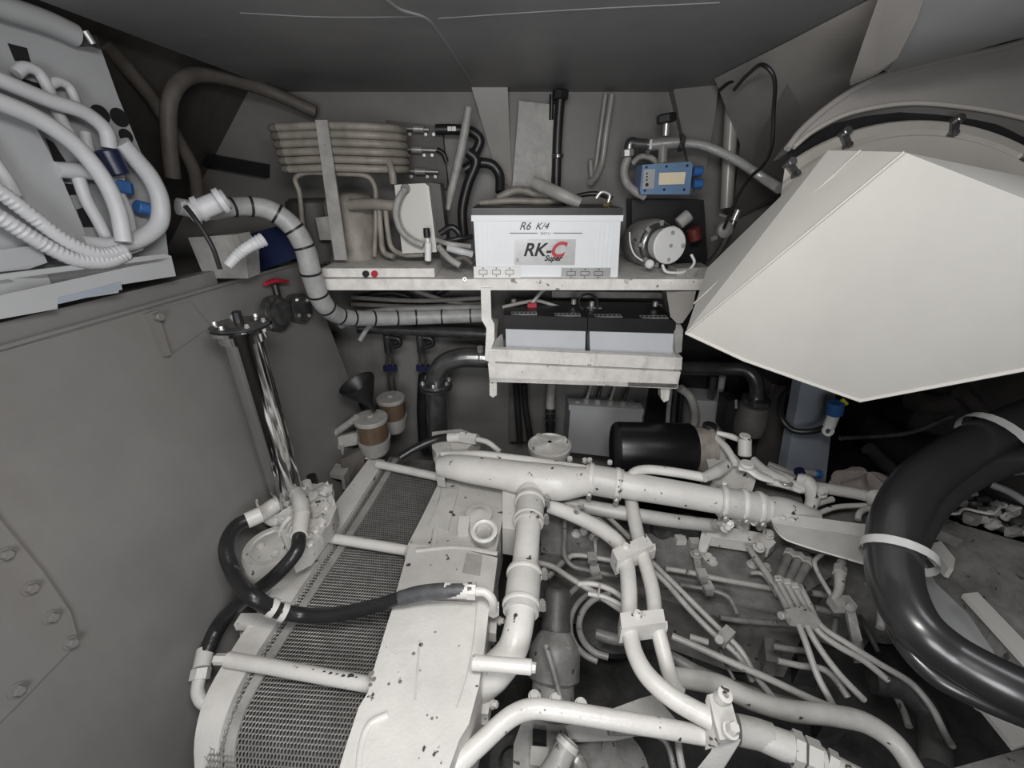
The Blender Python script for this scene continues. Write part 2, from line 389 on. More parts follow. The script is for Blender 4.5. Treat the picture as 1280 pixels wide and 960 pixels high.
tube('collar_lip', [(a, b, HP) for a, b in co], .007, FAIR, dr, rm=True)
tube('collar_lip', [(a, b, HP) for a, b in ci], .005, CREAM, dr, rm=True)
ring('seal', [(-.13, 272), (-.03, 308), (-.03, 270), (-.13, 270)], BLK)
ring('cover', [(-.10, 280), (.0, 280), (.005, 277), (.006, 266), (.0, 262), (.004, 259), (.0, 255), (-.012, 225), (-.02, 120), (-.02, 0)], CREAM)
for a in (-127, -111, -82, -61):
    t = math.radians(a); _, u_, s_ = axes(dn)
    for sgn in (1,):
        dirv = None
    ddx = V((1, 0, 0)); ddx = (ddx - dn * ddx.dot(dn)).normalized(); ddy = dn.cross(ddx)
    if ddy.z < 0: ddy = -ddy
    rad = ddx * math.cos(t) - ddy * math.sin(t)
    c0 = dc + rad * 271 * sd + dn * .006
    tg = dn.cross(rad)
    lug = box('clamp_lug', c0, (.016, .034, .012), DKM, dr, (tg, rad, dn), .003)
    cyl('lug_bolt', c0 + rad * .012 + dn * .004, c0 + rad * .012 + dn * .018, .009, DKM, lug, 12)
    cyl('lug_bolt', c0 - rad * .014 + dn * .004, c0 - rad * .014 + dn * .012, .006, DKM, lug, 6)
# red framed plate on the housing
pp = pt(1170, 194, (dc - dn * .02, dn)); pdir = (pt(1190, 199, (dc - dn * .02, dn)) - pp).normalized(); pup = dn.cross(pdir)
pl = box('nameplate', pp + dn * .002, (.078, .034, .003), DRED, dr, (pdir, pup, dn), .001)
box('plate_face', pp + dn * .004, (.062, .020, .002), CREAM, pl, (pdir, pup, dn), 0)

# ---- white duct hood
hd = thing('duct_hood', pt(1075, 500, -1.0), 'big white angular sheet metal duct hood hanging at the right', 'duct hood')
h0, h1, h2 = pt(1130, 190, -.72), pt(857, 416, -.95), pt(1280, 462, -.69)
HPL = (h0, (h1 - h0).cross(h2 - h0).normalized())
HF = [(x, y, HPL) for x, y in ((1130, 190), (1460, 318), (1470, 425), (1280, 462), (1075, 501), (930, 450), (857, 416))]
bm = bmesh.new()
F = [bm.verts.new(q(p)) for p in HF]
BK = [q((1035, 188, -.87)), q((1300, 225, -.82)), q((1450, 330, -.82)), q((1290, 430, -.86)), q((1075, 462, -1.0)), q((950, 430, -1.06)), q((884, 335, -1.11))]
B = [bm.verts.new(p) for p in BK]
n = len(F)
bm.faces.new(F)
for k in range(n):
    bm.faces.new((F[k], B[k], B[(k + 1) % n], F[(k + 1) % n]))
bm.faces.new(B)
bm_to('hood_shell', bm, HOODM, hd, smooth=False)
tube('seam', [q(HF[0]) + V((0, -.001, 0)), q(HF[-1]) + V((0, -.001, 0))], .0025, HOODM, hd, rm=True, seg=6)
bm = bmesh.new(); tube_bm(bm, [q(HF[-1]), q(HF[5]), q(HF[4]), q(HF[3]), q(HF[2])], .004, n=1, rm=True, seg=6); bm_to('folded_edge', bm, HOODM, hd)
side_p = [F0.copy() for F0 in (q(HF[0]), q(HF[-1]), BK[-1], BK[0])]
sn = (side_p[1] - side_p[0]).cross(side_p[3] - side_p[0]).normalized()
if sn.dot(EYE - side_p[0]) < 0: sn = -sn
def mixp(a, b, t): return a.lerp(b, t)
tube('seam', [mixp(side_p[0], side_p[3], .5) + sn * .004, mixp(side_p[1], side_p[2], .42) + sn * .004], .0016, HOODM, hd, rm=True, seg=6)

quad_slab('wall_back_dark_sheet', [(.62, 1.72, 0), (1.84, 1.72, 0), (1.84, 1.72, 1.60), (.80, 1.72, 1.60), (.62, 1.72, 1.3)], (0, .04, 0), BLK)  # black sheet added over the back wall to darken it under the hood
# ---- starboard background: dark column, pipes
prism('support_column', [(1003, 470, -1.36), (1046, 480, -1.36), (1030, 620, -1.36), (978, 610, -1.36)], (.0, .05, 0), COLB, bevel=.004, label='blue grey upright steel column below the tip of the white hood', cat='column')

# ------------------------------------------------------------------ AIR CONDITIONER, upper left
AN = V((.959, -.283, 0)).normalized(); AP0 = V((-.896, .705, 0)); AP = (AP0, AN)
AP1 = (AP0 + AN * .03, AN); AP2 = (AP0 + AN * .055, AN); AP3 = (AP0 + AN * .085, AN)
ac = thing('air_conditioner', pt(110, 370, AP), 'pale grey air conditioning casing with open pipe side, on its tray upper left', 'air conditioner')
prism('casing_panel', [(-420, -95, AP), (30, 5, AP), (112, 42, AP), (125, 58, AP), (148, 122, AP), (203, 255, AP), (212, 332, AP), (-420, 440, AP)], -AN * .02, ACM, ac)
prism('front_panel', [(-400, 100, AP1), (0, 128, AP1), (45, 158, AP1), (74, 215, AP1), (110, 300, AP1), (60, 306, AP1), (-400, 400, AP1)], -AN * .004, ACM, ac, bevel=.001)
for (x, y, r) in ((125, 143, 10.5), (149, 147, 10.5), (157, 170, 8)):
    p = pt(x, y, AP); lathe('knockout_hole', p + AN * .0005, AN, [(0, 0), (0, r * sc(p)), (.001, r * sc(p)), (.001, 0)], BLK, ac)
for sl in ([(9, 54), (33, 60), (38, 78), (18, 76)], [(27, 98), (50, 105), (56, 118), (30, 110)], [(56, 172), (66, 178), (82, 202), (68, 204)], [(80, 229), (94, 231), (100, 243), (86, 244)], [(95, 262), (112, 256), (124, 284), (104, 284)]):
    prism('slot', [pt(a, b, AP) + AN * .0005 for a, b in sl], AN * .001, BLK, ac, bevel=0)
tube('top_rail', [(-400, -75, AP1), (-120, -30, AP1), (0, 8, AP1), (60, 28, AP1), (95, 44, AP1)], 15, ACM, ac, seg=20)
tray = thing('condensate_tray', pt(60, 395, AP2), 'long pale grey metal tray carrying the air conditioner', 'tray')
ptA = [(-420, 450), (0, 343), (205, 317), (214, 320), (220, 345), (150, 356), (148, 366), (72, 378), (72, 386), (0, 399), (-420, 515)]
prism('tray_front', [(a, b, AP3) for a, b in ptA], -AN * .006, ACM, tray, bevel=.0015)
prism('tray_base', [(-420, 462, AP3), (0, 350, AP3), (214, 322, AP3), (205, 318, AP), (-420, 445, AP)], V((0, 0, -.006)), ACM, tray, bevel=.001)
prism('tray_insert', [(72, 372, AP3), (150, 352, AP3), (152, 362, AP3), (72, 380, AP3)], AN * .002, COLB, tray, bevel=.0005)
prism('end_tab', [(172, 292, AP2), (178, 312, AP2), (150, 322, AP2), (143, 302, AP2)], AN * .003, ACM, tray, bevel=.001)
prism('rail_lip', [(-50, 318, AP2), (48, 306, AP2), (58, 328, AP2), (35, 336, AP2), (-50, 345, AP2)], AN * .003, ACM, tray, bevel=.001)
def pipe(name, pts, r, m, label, cat='pipe', group=None, **kw):
    return tube(name, pts, r, m, None, label=label, cat=cat, group=group, **kw)
pipe('insulated_pipe', [(-380, 60, AP2), (-200, 30, AP2), (-60, 75, AP2), (0, 100, AP2), (60, 125, AP2), (108, 142, AP2), (132, 163, AP2), (137, 186, AP2)], 10, ACP, 'upper white foam pipe curving down to a black sleeve on the air conditioner')
lathe('pipe_sleeve', (132, 187, AP2), V((.1, .1, -1)), rod_prof(.045, .020), NAVY, None, label='black sleeve at the end of the upper white foam pipe', cat='sleeve')
pipe('insulated_pipe', [(-380, 100, AP3), (-200, 70, AP3), (-60, 108, AP3), (0, 128, AP3), (50, 150, AP3), (95, 182, AP3), (130, 225, AP3), (147, 262, AP3), (155, 302, AP3)], 11, ACP, 'thick white foam pipe sweeping across the casing down to the tray')
pipe('insulated_pipe', [(20, 92, AP1), (32, 84, AP1), (48, 90, AP1), (60, 110, AP1), (72, 140, AP1), (90, 172, AP1)], 6.5, ACP, 'small white hooked pipe at the top left of the casing, the left one')
pipe('insulated_pipe', [(62, 106, AP1), (74, 102, AP1), (86, 108, AP1), (96, 130, AP1)], 5.5, ACP, 'small white hooked pipe at the top left of the casing, the right one')
pipe('insulated_pipe', [(150, 178, AP2), (170, 200, AP2), (188, 222, AP2), (200, 250, AP2), (198, 280, AP2), (172, 300, AP2), (138, 308, AP2), (100, 305, AP2)], 10.5, ACP, 'white foam pipe looping round the right edge of the casing to the tray')
pipe('insulated_pipe', [(-200, 90, AP2), (-60, 145, AP2), (0, 215, AP2), (18, 245, AP2)], 9, ACP, 'short white foam pipe at the far left edge beside the conduits')
pipe('corrugated_conduit', [(-380, 120, AP3), (-180, 150, AP3), (-60, 205, AP3), (0, 240, AP3), (40, 270, AP3), (85, 303, AP3), (125, 318, AP3), (158, 312, AP3)], 10, ACP, 'upper white corrugated conduit resting along the tray', 'conduit', rib=.008, n=10)
pipe('corrugated_conduit', [(-380, 170, AP3), (-180, 195, AP3), (-60, 240, AP3), (0, 272, AP3), (50, 303, AP3), (95, 325, AP3), (135, 327, AP3), (160, 316, AP3)], 10, ACP, 'lower white corrugated conduit resting along the tray', 'conduit', rib=.008, n=10)
vf = thing('pipe_fitting', pt(130, 260, AP1), 'white plastic pipe fitting with blue nuts between the foam pipes', 'fitting')
tube('tee_body', [(70, 212, AP1), (110, 215, AP1), (150, 222, AP1)], 9, ACP, vf)
tube('branch', [(98, 222, AP1), (108, 250, AP1), (122, 275, AP1), (134, 300, AP1)], 7, ACP, vf)
tube('branch', [(148, 240, AP1), (158, 262, AP1), (165, 290, AP1)], 6, ACP, vf)
cyl('blue_nut', (150, 226, AP1), (152, 242, AP1), .020, BLUE, vf, 8)
cyl('blue_knob', (170, 258, AP1), (186, 262, AP1), .014, BLUE, vf, 12)
pipe('insulated_pipe', [(106, 165, AP1), (112, 190, AP1), (118, 212, AP1)], 6, ACP, 'short white pipe running down behind the black sleeve')
lt = thing('latch_clip', pt(113, 50, AP2), 'small steel screw clip at the top corner of the air conditioner casing', 'clip')
cyl('screw', (106, 38, AP2), (117, 55, AP2), .005, STEEL, lt, 8); box('clip_block', (108, 52, AP1), (.03, .02, .02), DKM, lt)

# pipes on the hull side, shade painted into their colour
pipe('hull_pipe', [(128, 52, -1.18), (158, 85, -1.25), (195, 130, -1.33), (225, 180, -1.38), (243, 215, -1.42), (247, 262, -1.45)], 8, SHADEP, 'dim brown pipe bending down behind the air conditioner casing')
pipe('hull_pipe', [(216, 222, -1.3), (211, 170, -1.3), (213, 124, -1.32), (228, 100, -1.36), (258, 93, -1.44), (330, 112, -1.6), (395, 140, -1.65)], 8.5, SHADEP, 'dim pipe with a high bend running right under the ceiling to the coil')
prism('hull_shelf', [(165, 175, -1.7), (330, 205, -1.7), (330, 222, -1.7), (165, 190, -1.7)], (0, .04, 0), BLK, label='dark stringer along the hull behind the casing', cat='stringer')

# stuff on top of the tank
prism('tank_top_box', [(235, 297, -1.12), (295, 293, -1.12), (308, 318, -1.12), (310, 348, -1.12), (256, 348, -1.12)], (0, .06, 0), GREYP, label='small grey junction block on the tank behind the flange tube', cat='junction box')
prism('dark_cover', [(285, 300, -1.3), (355, 280, -1.3), (372, 322, -1.3), (310, 345, -1.3)], (0, .1, 0), NAVY, bevel=.008, label='dark blue cover lying on the tank behind the white corrugated hose', cat='cover')
pipe('corrugated_hose', [(330, 299, -1.02), (312, 308, -1.0), (298, 318, -.99), (283, 334, -.97)], [9, 7.5, 7, 6], ACP, 'short white corrugated hose end above the polished tube flange', 'hose', rib=.008, n=10)

# polished flange tube
ft = thing('flange_tube', (-.626, .95, .95), 'tall polished steel tube with a bolted top flange beside the tank', 'tube')
tb = V((-.626, .95, 0)); up = V((0, 0, 1))
lathe('tube_body', tb + up * .90, up, [(0, 0), (0, .0405), (.66, .0405), (.66, 0)], CHROME, ft, 48)
lathe('flange', tb + up * 1.560, up, [(0, 0), (0, .040), (.0, .050), (.022, .050), (.024, .066), (.032, .066), (.034, .05), (.034, 0)], CHROME, ft, 48)
lathe('flange_cover', tb + up * 1.594, up, [(0, 0), (0, .060), (.003, .062), (.006, .058), (.007, .02), (.007, 0)], DKM, ft, 48)
for k in range(6):
    a = k * math.pi / 3 + .3
    bolt(tb + up * 1.60 + V((math.cos(a) * .05, math.sin(a) * .05, 0)), up, STEEL, ft, .0045, .006)
cyl('gland', tb + up * 1.6, tb + up * 1.628, .010, BLK, ft, 8)
pipe('black_cable', [(232, 258, -.92), (240, 268, -.93), (255, 290, -.94), (267, 312, -.945), (275, 336, -.95)], 3, BLK, 'black cable from the spiral wrapped bundle to the tube flange', 'cable')
# red handled valve
vl = thing('ball_valve', pt(350, 400, TP) + tn * .03, 'dark flanged ball valve with a red lever on the tank side', 'valve')
pv = pt(338, 392, TP); q1 = V((.9, -.43, 0)).normalized()
lathe('flange_disc', pv + tn * .01, tn, [(0, 0), (0, .052), (.018, .052), (.022, .046), (.022, 0)], DKM, vl, 32)
lathe('inner_disc', pv + tn * .032, tn, [(0, 0), (0, .04), (.01, .04), (.015, .03), (.012, 0)], DKM, vl, 32)
pv2 = pt(362, 388, TP)
lathe('flange_disc', pv2 + tn * .005 + V((0, .02, 0)), tn, [(0, 0), (0, .046), (.03, .046), (.034, .04), (.034, 0)], DKM, vl, 32)
for a in range(4):
    t = a * math.pi / 2 + .5; _, uu, ss = axes(tn)
    bolt(pv2 + V((0, .02, 0)) + tn * .038 + (uu * math.cos(t) + ss * math.sin(t)) * .034, tn, STEEL, vl, .005, .005)
cyl('stem', pt(340, 372, TP) + tn * .02, pt(336, 356, TP) + tn * .02, .010, BLK, vl, 10)
tube('lever', [pt(320, 356, TP) + tn * .03, pt(333, 352, TP) + tn * .03, pt(348, 353, TP) + tn * .03], [4, 6, 4], RED, vl, flat=.5)

# spiral wrapped cable bundle
BP = [(222, 258, -1.05), (260, 264, -1.1), (300, 258, -1.16), (335, 262, -1.2), (362, 280, -1.22), (380, 308, -1.23), (390, 345, -1.24), (403, 378, -1.27), (425, 395, -1.34), (460, 398, -1.42), (520, 397, -1.5), (612, 394, -1.52)]
cb = tube('cable_bundle', BP, [10, 11, 11, 12, 12.5, 12.5, 12.5, 12, 10.5, 9.5, 9, 8.5], WRAP, None, seg=20, n=8, label='thick grey spiral wrapped cable bundle with black ties, from the tank to the battery shelf', cat='cable bundle')
cpath = catmull([q(p) for p in BP], [10, 11, 11, 12, 12.5, 12.5, 12.5, 12, 10.5, 9.5, 9, 8.5], 8)
for i in (14, 19, 27, 34, 40, 47, 53, 58, 64, 68, 73, 77, 80, 83, 86):
    if i >= len(cpath) - 1: continue
    p, r = cpath[i]; d = (cpath[i + 1][0] - cpath[i - 1][0]).normalized(); r = r * sc(p)
    lathe('cable_tie', p - d * .003, d, [(0, r * .95), (0, r * 1.06), (.006, r * 1.06), (.006, r * .95)], BLK, cb, 20)
pipe('second_bundle', [(425, 404, -1.40), (470, 392, -1.52), (540, 388, -1.56), (612, 386, -1.56)], 6.5, WRAP, 'thinner grey wrapped cable lying above the thick bundle under the shelf', 'cable')
cc = thing('conduit_coupling', pt(260, 262, -1.0), 'white ringed conduit coupling lying on the wrapped cable bundle', 'coupling')
cyl('coupling_body', (236, 268, -.98), (284, 248, -1.02), .021, ACP, cc, 24)
for x, y in ((240, 266), (250, 261), (277, 251)):
    p = pt(x, y, -.995); d = (pt(284, 248, -1.02) - pt(236, 268, -.98)).normalized()
    lathe('ring', p - d * .006, d, [(0, .01), (0, .026), (.011, .026), (.011, .01)], ACP, cc, 24)
pipe('grey_cable', [(450, 425, -1.5), (462, 408, -1.5), (480, 402, -1.5), (520, 400, -1.5)], 3, WRAP, 'thin grey cable dropping from the bundle beside the black pipe', 'cable')
for k, (a, b, lb) in enumerate([((440, 372), (612, 372), 'top one'), ((440, 380), (612, 379), 'second one'), ((520, 364), (612, 384), 'slanting one')]):
    pipe('thin_cable', [(a[0], a[1], -1.62), ((a[0] + b[0]) / 2, (a[1] + b[1]) / 2 + 4, -1.6), (b[0], b[1], -1.6)], 2.8, GREYP, 'thin pale cable under the main shelf left of the batteries, the ' + lb, 'cable')
for k, P in enumerate([[(450, 372, -1.66), (490, 366, -1.66), (515, 374, -1.66), (522, 385, -1.66)], [(535, 385, -1.66), (545, 368, -1.66), (565, 358, -1.66)]]):
    pipe('black_hose', P, 4.5, BLK, 'black hose arching in the shade under the shelf, ' + ['left one', 'right one'][k], 'hose')

# ------------------------------------------------------------------ main shelf and lower tray
sh = thing('equipment_shelf', pt(640, 365, -1.45), 'long white painted wooden shelf across the back wall', 'shelf')
ztop = pt(640, 349, -1.30).z
def shp(px, y, dz=0): p = pt(px, 349, -y); d = ray(px, 349); return V((d.x / d.y * y, y, ztop + dz))
bm = bmesh.new(); prism_bm(bm, [V((-.575, 1.30, ztop)), V((.585, 1.30, ztop)), V((.585, 1.74, ztop)), V((-.575, 1.74, ztop))], (0, 0, -.033))
bm_to('shelf_board', bm, WOOD, sh, bevel=.003)
box('front_lip', (0.005, 1.298, ztop - .017), (1.155, .006, .030), WOOD, sh, None, .001) if False else None
box('rear_batten', V((.0, 1.72, ztop - .06)), (1.10, .03, .05), WOOD, sh)
for px, py in ((581, 349), (783, 351)):
    p = pt(px, py, -1.297); lathe('screw_eye', p, V((0, -1, .2)), [(0, .006), (.002, .007), (.004, .006), (.004, .003), (0, .003)], STEEL, sh, 14)
zt = pt(640, 440, -1.28).z
br = thing('battery_tray', pt(730, 480, -1.3), 'white slatted wooden tray hanging below the shelf, holding two batteries', 'tray')
def pr(name, P, ext, m=WOOD, **k): return prism(name, P, ext, m, br, **k)
pr('front_rail', [(611, 436, -1.285), (853, 447, -1.285), (852, 462.5, -1.285), (611, 451.5, -1.285)], (0, .022, 0), bevel=.002)
pr('front_board', [(610, 454, -1.28), (851, 465, -1.28), (846, 486, -1.28), (612, 476, -1.28)], (0, .03, 0), bevel=.002)
lo = pt(612, 472, -1.28); ro = pt(848, 480, -1.28)
bm = bmesh.new(); prism_bm(bm, [lo, ro, V((ro.x, 1.66, ro.z)), V((lo.x, 1.66, lo.z))], (0, 0, -.015)); bm_to('tray_floor', bm, WOOD, br, bevel=.002)
for X_, z0 in ((lo.x + .01, zt), (ro.x - .012, pt(848, 447, -1.28).z)):
    box('side_rail', V((X_, 1.46, z0 - .02)), (.02, .36, .04), WOOD, br)
pr('hanger', [(601, 360, -1.29), (613, 360, -1.29), (614, 398, -1.29), (618, 405, -1.29), (618, 425, -1.285), (612, 440, -1.285), (611, 452, -1.285), (606, 450, -1.285), (608, 410, -1.285), (602, 400, -1.29)], (0, .03, 0), bevel=.003)
pr('hanger_leg', [(612, 470, -1.30), (621, 472, -1.30), (621, 494, -1.30), (616, 497, -1.30), (612, 494, -1.30)], (0, .03, 0), bevel=.003)
pr('hanger_leg', [(826, 480, -1.30), (838, 482, -1.30), (836, 500, -1.30), (830, 503, -1.30), (826, 498, -1.30)], (0, .03, 0), bevel=.003)
prism('gusset_plate', [(833, 364, -1.34), (870, 364, -1.30), (866, 385, -1.30), (853, 404, -1.29), (846, 404, -1.30), (838, 396, -1.33)], (.02, .12, 0), FAIR, None, bevel=.003, label='grey shaped gusset at the right end under the shelf, beside the hood tip', cat='bracket')
pr('side_brace', [(612, 432, -1.30), (626, 418, -1.4), (628, 436, -1.4), (616, 438, -1.30)], (.006, .0, 0), bevel=.001)
pr('hanger', [(842, 405, -1.34), (850, 404, -1.32), (854, 412, -1.31), (852, 440, -1.30), (845, 442, -1.30)], (0, .03, 0), GREYP, bevel=.003)

# batteries in the tray
def tray_battery(x0, x1, y0t, y1t, y0m, y1m, y0b, y1b, label, labels):
    yf = 1.335
    g = thing('battery', pt((x0 + x1) / 2, y1b, -1.4), label, 'battery', 'pair of grey batteries in the hanging tray')
    A, Bp = pt(x0, y0m, -yf), pt(x1, y1m, -yf)
    C, D = pt(x1 - 1, y1b + 10, -yf), pt(x0 + 1, y0b + 10, -yf)
    prism('battery_case', [A, Bp, C, D], (0, .19, 0), BATG, g, bevel=.003)
    T0, T1 = pt(x0 - 2, y0t, -yf + .004), pt(x1 + 2, y1t, -yf + .004)
    A2, B2 = pt(x0 - 2, y0m, -yf + .004), pt(x1 + 2, y1m, -yf + .004)
    T0.z = max(T0.z, A2.z + .02); 
    prism('battery_lid', [T0, T1, B2, A2], (0, .2, 0), BLK, g, bevel=.004)
    zt_ = (T0.z + T1.z) / 2
    for (a, w) in labels:
        x = T0.x + (T1.x - T0.x) * a
        lb = box('warning_label', V((x, yf + .022, T0.z + (T1.z - T0.z) * a + .0006)), (w, .034, .0012), SILV, g, None, 0)
        bt = bmesh.new()
        for i in range(6): box_bm(bt, V((x - w * .4 + w * .16 * i, yf + .022, T0.z + (T1.z - T0.z) * a + .0016)), (w * .09, .012, .0008))
        bm_to('label_print', bt, INK, lb, smooth=False)
    for a in (.12, .9):
        lathe('terminal', V((T0.x + (T1.x - T0.x) * a, yf + .13, T0.z)), V((0, 0, 1)), rod_prof(.018, .009), STEEL, g, 12)
    return g
tray_battery(632, 732, 394, 397, 411, 414, 438, 443, 'grey battery with black lid, the left one in the hanging tray', [(.24, .085), (.77, .085)])
tray_battery(737, 843, 397, 400, 414, 417, 441, 447, 'grey battery with black lid, the right one in the hanging tray', [(.24, .09), (.77, .09)])
wc = thing('battery_lead', pt(700, 385, -1.45), 'pale battery lead with a red terminal clamp across the tray batteries', 'battery lead')
tube('lead', [(628, 384, -1.42), (655, 378, -1.45), (672, 376, -1.47), (700, 384, -1.47), (735, 390, -1.46)], 2.2, GREYP, wc)
tube('lead', [(664, 380, -1.45), (676, 366, -1.46), (684, 360, -1.5)], 2.2, ACP, wc)
box('terminal_clamp', (665, 381, -1.44), (.03, .02, .014), RED, wc)
box('terminal_clamp', (735, 387, -1.45), (.09, .02, .014), GREYP, wc)
pipe('black_cable', [(726, 386, -1.43), (724, 374, -1.43), (731, 368, -1.43), (741, 369, -1.43), (747, 377, -1.43), (746, 387, -1.43)], 1.6, BLK, 'black cable looped up between the two tray batteries', 'cable')
prism('rear_slat', [(690, 364, -1.6), (828, 366, -1.6), (828, 373, -1.6), (690, 372, -1.6)], (0, .02, 0), GREYP, sh)
prism('rear_slat', [(690, 378, -1.6), (828, 380, -1.6), (828, 387, -1.6), (690, 386, -1.6)], (0, .02, 0), GREYP, sh)

# ------------------------------------------------------------------ white starter battery
yb = 1.325
wb = thing('battery', pt(684, 347, -1.4), 'large white battery with black lid and silver label on the main shelf', 'battery')
za = ztop + .001
A, Bq = pt(589, 268, -yb), pt(779, 269, -yb); hh = (A.z + Bq.z) / 2
xl0, xr0 = A.x, Bq.x; xl1, xr1 = pt(596, 346, -yb).x, pt(772, 348, -yb).x
bm = bmesh.new(); prism_bm(bm, [V((xl0 + .006, yb, hh - .012)), V((xr0 - .006, yb, hh - .012)), V((xr1, yb, za)), V((xl1, yb, za))], (0, .20, 0))
bm_to('battery_case', bm, BATW, wb, bevel=.004)
box('case_rim', V(((xl0 + xr0) / 2, yb + .1, hh - .009)), (xr0 - xl0, .208, .016), BATW, wb, None, .002)
box('battery_lid', V(((xl0 + xr0) / 2, yb + .1, hh + .008)), (xr0 - xl0 - .006, .2, .020), BLK, wb, None, .004)
for i, t in enumerate((.86, .89, .92, .95)):
    x = xl0 + (xr0 - xl0) * t; box('case_rib', V((x, yb - .0015, (hh + za) / 2 + .005)), (.006, .004, (hh - za) - .05), BATW, wb, None, .001)
for t in (.04, .07, .10):
    x = xl0 + (xr0 - xl0) * t; box('case_rib', V((x, yb - .0015, (hh + za) / 2 + .005)), (.006, .004, (hh - za) - .05), BATW, wb, None, .001)
s1 = .24 / 100
L0, L1 = pt(643, 299, -yb), pt(718, 331, -yb)
lbl = box('silver_label', V(((L0.x + L1.x) / 2, yb - .0012, (L0.z + L1.z) / 2)), (L1.x - L0.x, .0016, L0.z - L1.z), SILV, wb, None, 0)
ex, ez = V((1, 0, 0)), V((0, 0, 1)); yy = yb - .0024
def tx(s, size, px, py, m, par, shear=.25, bold=.0, name='lettering'):
    p = pt(px, py, -yy); bmt = text_bm(s, size, V((p.x, yy, p.z)), ex, ez, .0004, shear, bold); return bm_to(name, bmt, m, par, smooth=False)
tx('RK-', .052, 671, 313, INK, lbl, .3, .0012); tx('C', .060, 696, 313, RED, lbl, .3, .0022); tx('Super', .022, 691, 323, INK, lbl, .4, .0008)
tx('0', .014, 647, 325, INK, lbl, 0)
tx('R6', .030, 656, 283, INK, wb, .35, 0, 'handwriting'); tx('K/4', .026, 677, 283, INK, wb, .4, 0, 'handwriting')
for x0_, x1_ in ((637, 672), (692, 728)):
    a, b = pt(x0_, 291.5, -yy), pt(x1_, 292, -yy); box('printed_line', V(((a.x + b.x) / 2, yy, a.z)), (b.x - a.x, .0006, .0016), INK, wb, None, 0)
tx('2017-11', .009, 682, 292, INK, wb, 0)
def hold(x0, y0, x1, y1, n_):
    a, b = pt(x0, y0, -yb + .004), pt(x1, y1, -yb + .004)
    f = box('foot_label', V(((a.x + b.x) / 2, yb - .004, (a.z + b.z) / 2)), (b.x - a.x, .006, a.z - b.z), WHITE if n_ == 0 else SILV, wb, None, .002)
    bt = bmesh.new(); w = (b.x - a.x); zc = (a.z + b.z) / 2
    for i in range(3):
        cx_ = a.x + w * (.2 + .28 * i)
        for dx, dz_, sx, sz in ((0, .006, w * .17, .0014), (0, -.006, w * .17, .0014), (-w * .085, 0, .0014, .012), (w * .085, 0, .0014, .012), (0, .012, .004, .003), (0, -.011, .004, .003)):
            box_bm(bt, V((cx_ + dx, yb - .0075, zc + dz_)), (sx, .001, sz))
    bm_to('label_print', bt, INK, f, smooth=False)
hold(592, 333, 651, 347, 0); hold(702, 335, 762, 348, 1)
# hoses lying over the white battery
pipe('fabric_hose', [(667, 228, -1.48), (680, 234, -1.46), (700, 243, -1.43), (725, 254, -1.42)], [7, 8, 8, 7], GREYP, 'short grey fabric covered hose lying above the white battery', 'hose', seg=16)
pipe('tan_pipe', [(600, 254, -1.5), (640, 251, -1.5), (680, 252, -1.5), (700, 250, -1.5)], 4, TANP, 'brownish pipe lying along the top of the white battery')
pipe('tan_pipe', [(622, 248, -1.55), (645, 238, -1.55), (670, 242, -1.55), (690, 248, -1.55)], 5, TANP, 'brownish hose arching behind the white battery lid')
tv = thing('brass_terminal', pt(759, 262, -1.4), 'small brass battery terminal nut standing on the battery lid', 'terminal')
cyl('post', (759, 264, -1.42), (759, 254, -1.42), .009, BRASS, tv, 12); cyl('nut', (759, 258, -1.42), (759, 253, -1.42), .016, BRASS, tv, 6)
tube('terminal_ring', [(745, 248, -1.43), (752, 240, -1.43), (762, 244, -1.43), (760, 253, -1.43)], 2.5, STEEL, tv)
pipe('black_lead', [(700, 258, -1.45), (720, 246, -1.47), (745, 242, -1.47), (765, 248, -1.45)], 3, BLK, 'black battery lead curving over the right end of the lid', 'battery lead')

# ------------------------------------------------------------------ back wall gear
prism('flat_panel', [(649, 126, -1.66), (694, 131, -1.66), (688, 240, -1.66), (640, 238, -1.66)], (0, .088, 0), GREYP, bevel=.003, label='tall flat grey metal panel on the back wall between bracket and black pipe', cat='panel')
bp = thing('black_pipe', pt(697, 240, -1.64), 'black vertical pipe with a top union nut beside the flat panel', 'pipe')
tube('pipe_run', [(701, 112, -1.64), (697, 170, -1.64), (695, 240, -1.64)], 6, BLK, bp); tube('pipe_run', [(690, 118, -1.66), (689, 150, -1.66)], 3, BLK, bp)
cyl('union_nut', (701, 112, -1.64), (700, 125, -1.64), .026, BLK, bp, 8); cyl('coupling', (697, 192, -1.64), (697, 198, -1.64), .020, DKM, bp, 12)
pipe('wall_conduit', [(765, 118, -1.70), (757, 170, -1.70), (752, 205, -1.70), (744, 222, -1.68), (738, 228, -1.66)], 4, FAIR, 'grey conduit hooking at its lower end, right of the black pipe', 'conduit')
pipe('wall_conduit', [(757, 118, -1.72), (749, 175, -1.72), (744, 210, -1.72), (740, 222, -1.7), (738, 200, -1.69)], 3, FAIR, 'thinner grey conduit parallel behind the hooked conduit', 'conduit')
pipe('slanting_rod', [(586, 134, -1.5), (578, 180, -1.5), (564, 240, -1.5), (560, 262, -1.5)], [5, 5.5, 5, 2.5], GREYP, 'slanting grey rod with a flattened end, left of the knee bracket', 'rod')
pipe('black_hose', [(585, 190, -1.6), (595, 200, -1.6), (585, 230, -1.6), (578, 262, -1.6), (580, 300, -1.6)], 6, BLK, 'black hose falling behind the slanting rod', 'hose')
pipe('black_hose', [(580, 212, -1.62), (597, 204, -1.62), (615, 206, -1.62), (624, 218, -1.62), (625, 240, -1.6)], 6, BLK, 'black hose arching under the left knee bracket', 'hose')
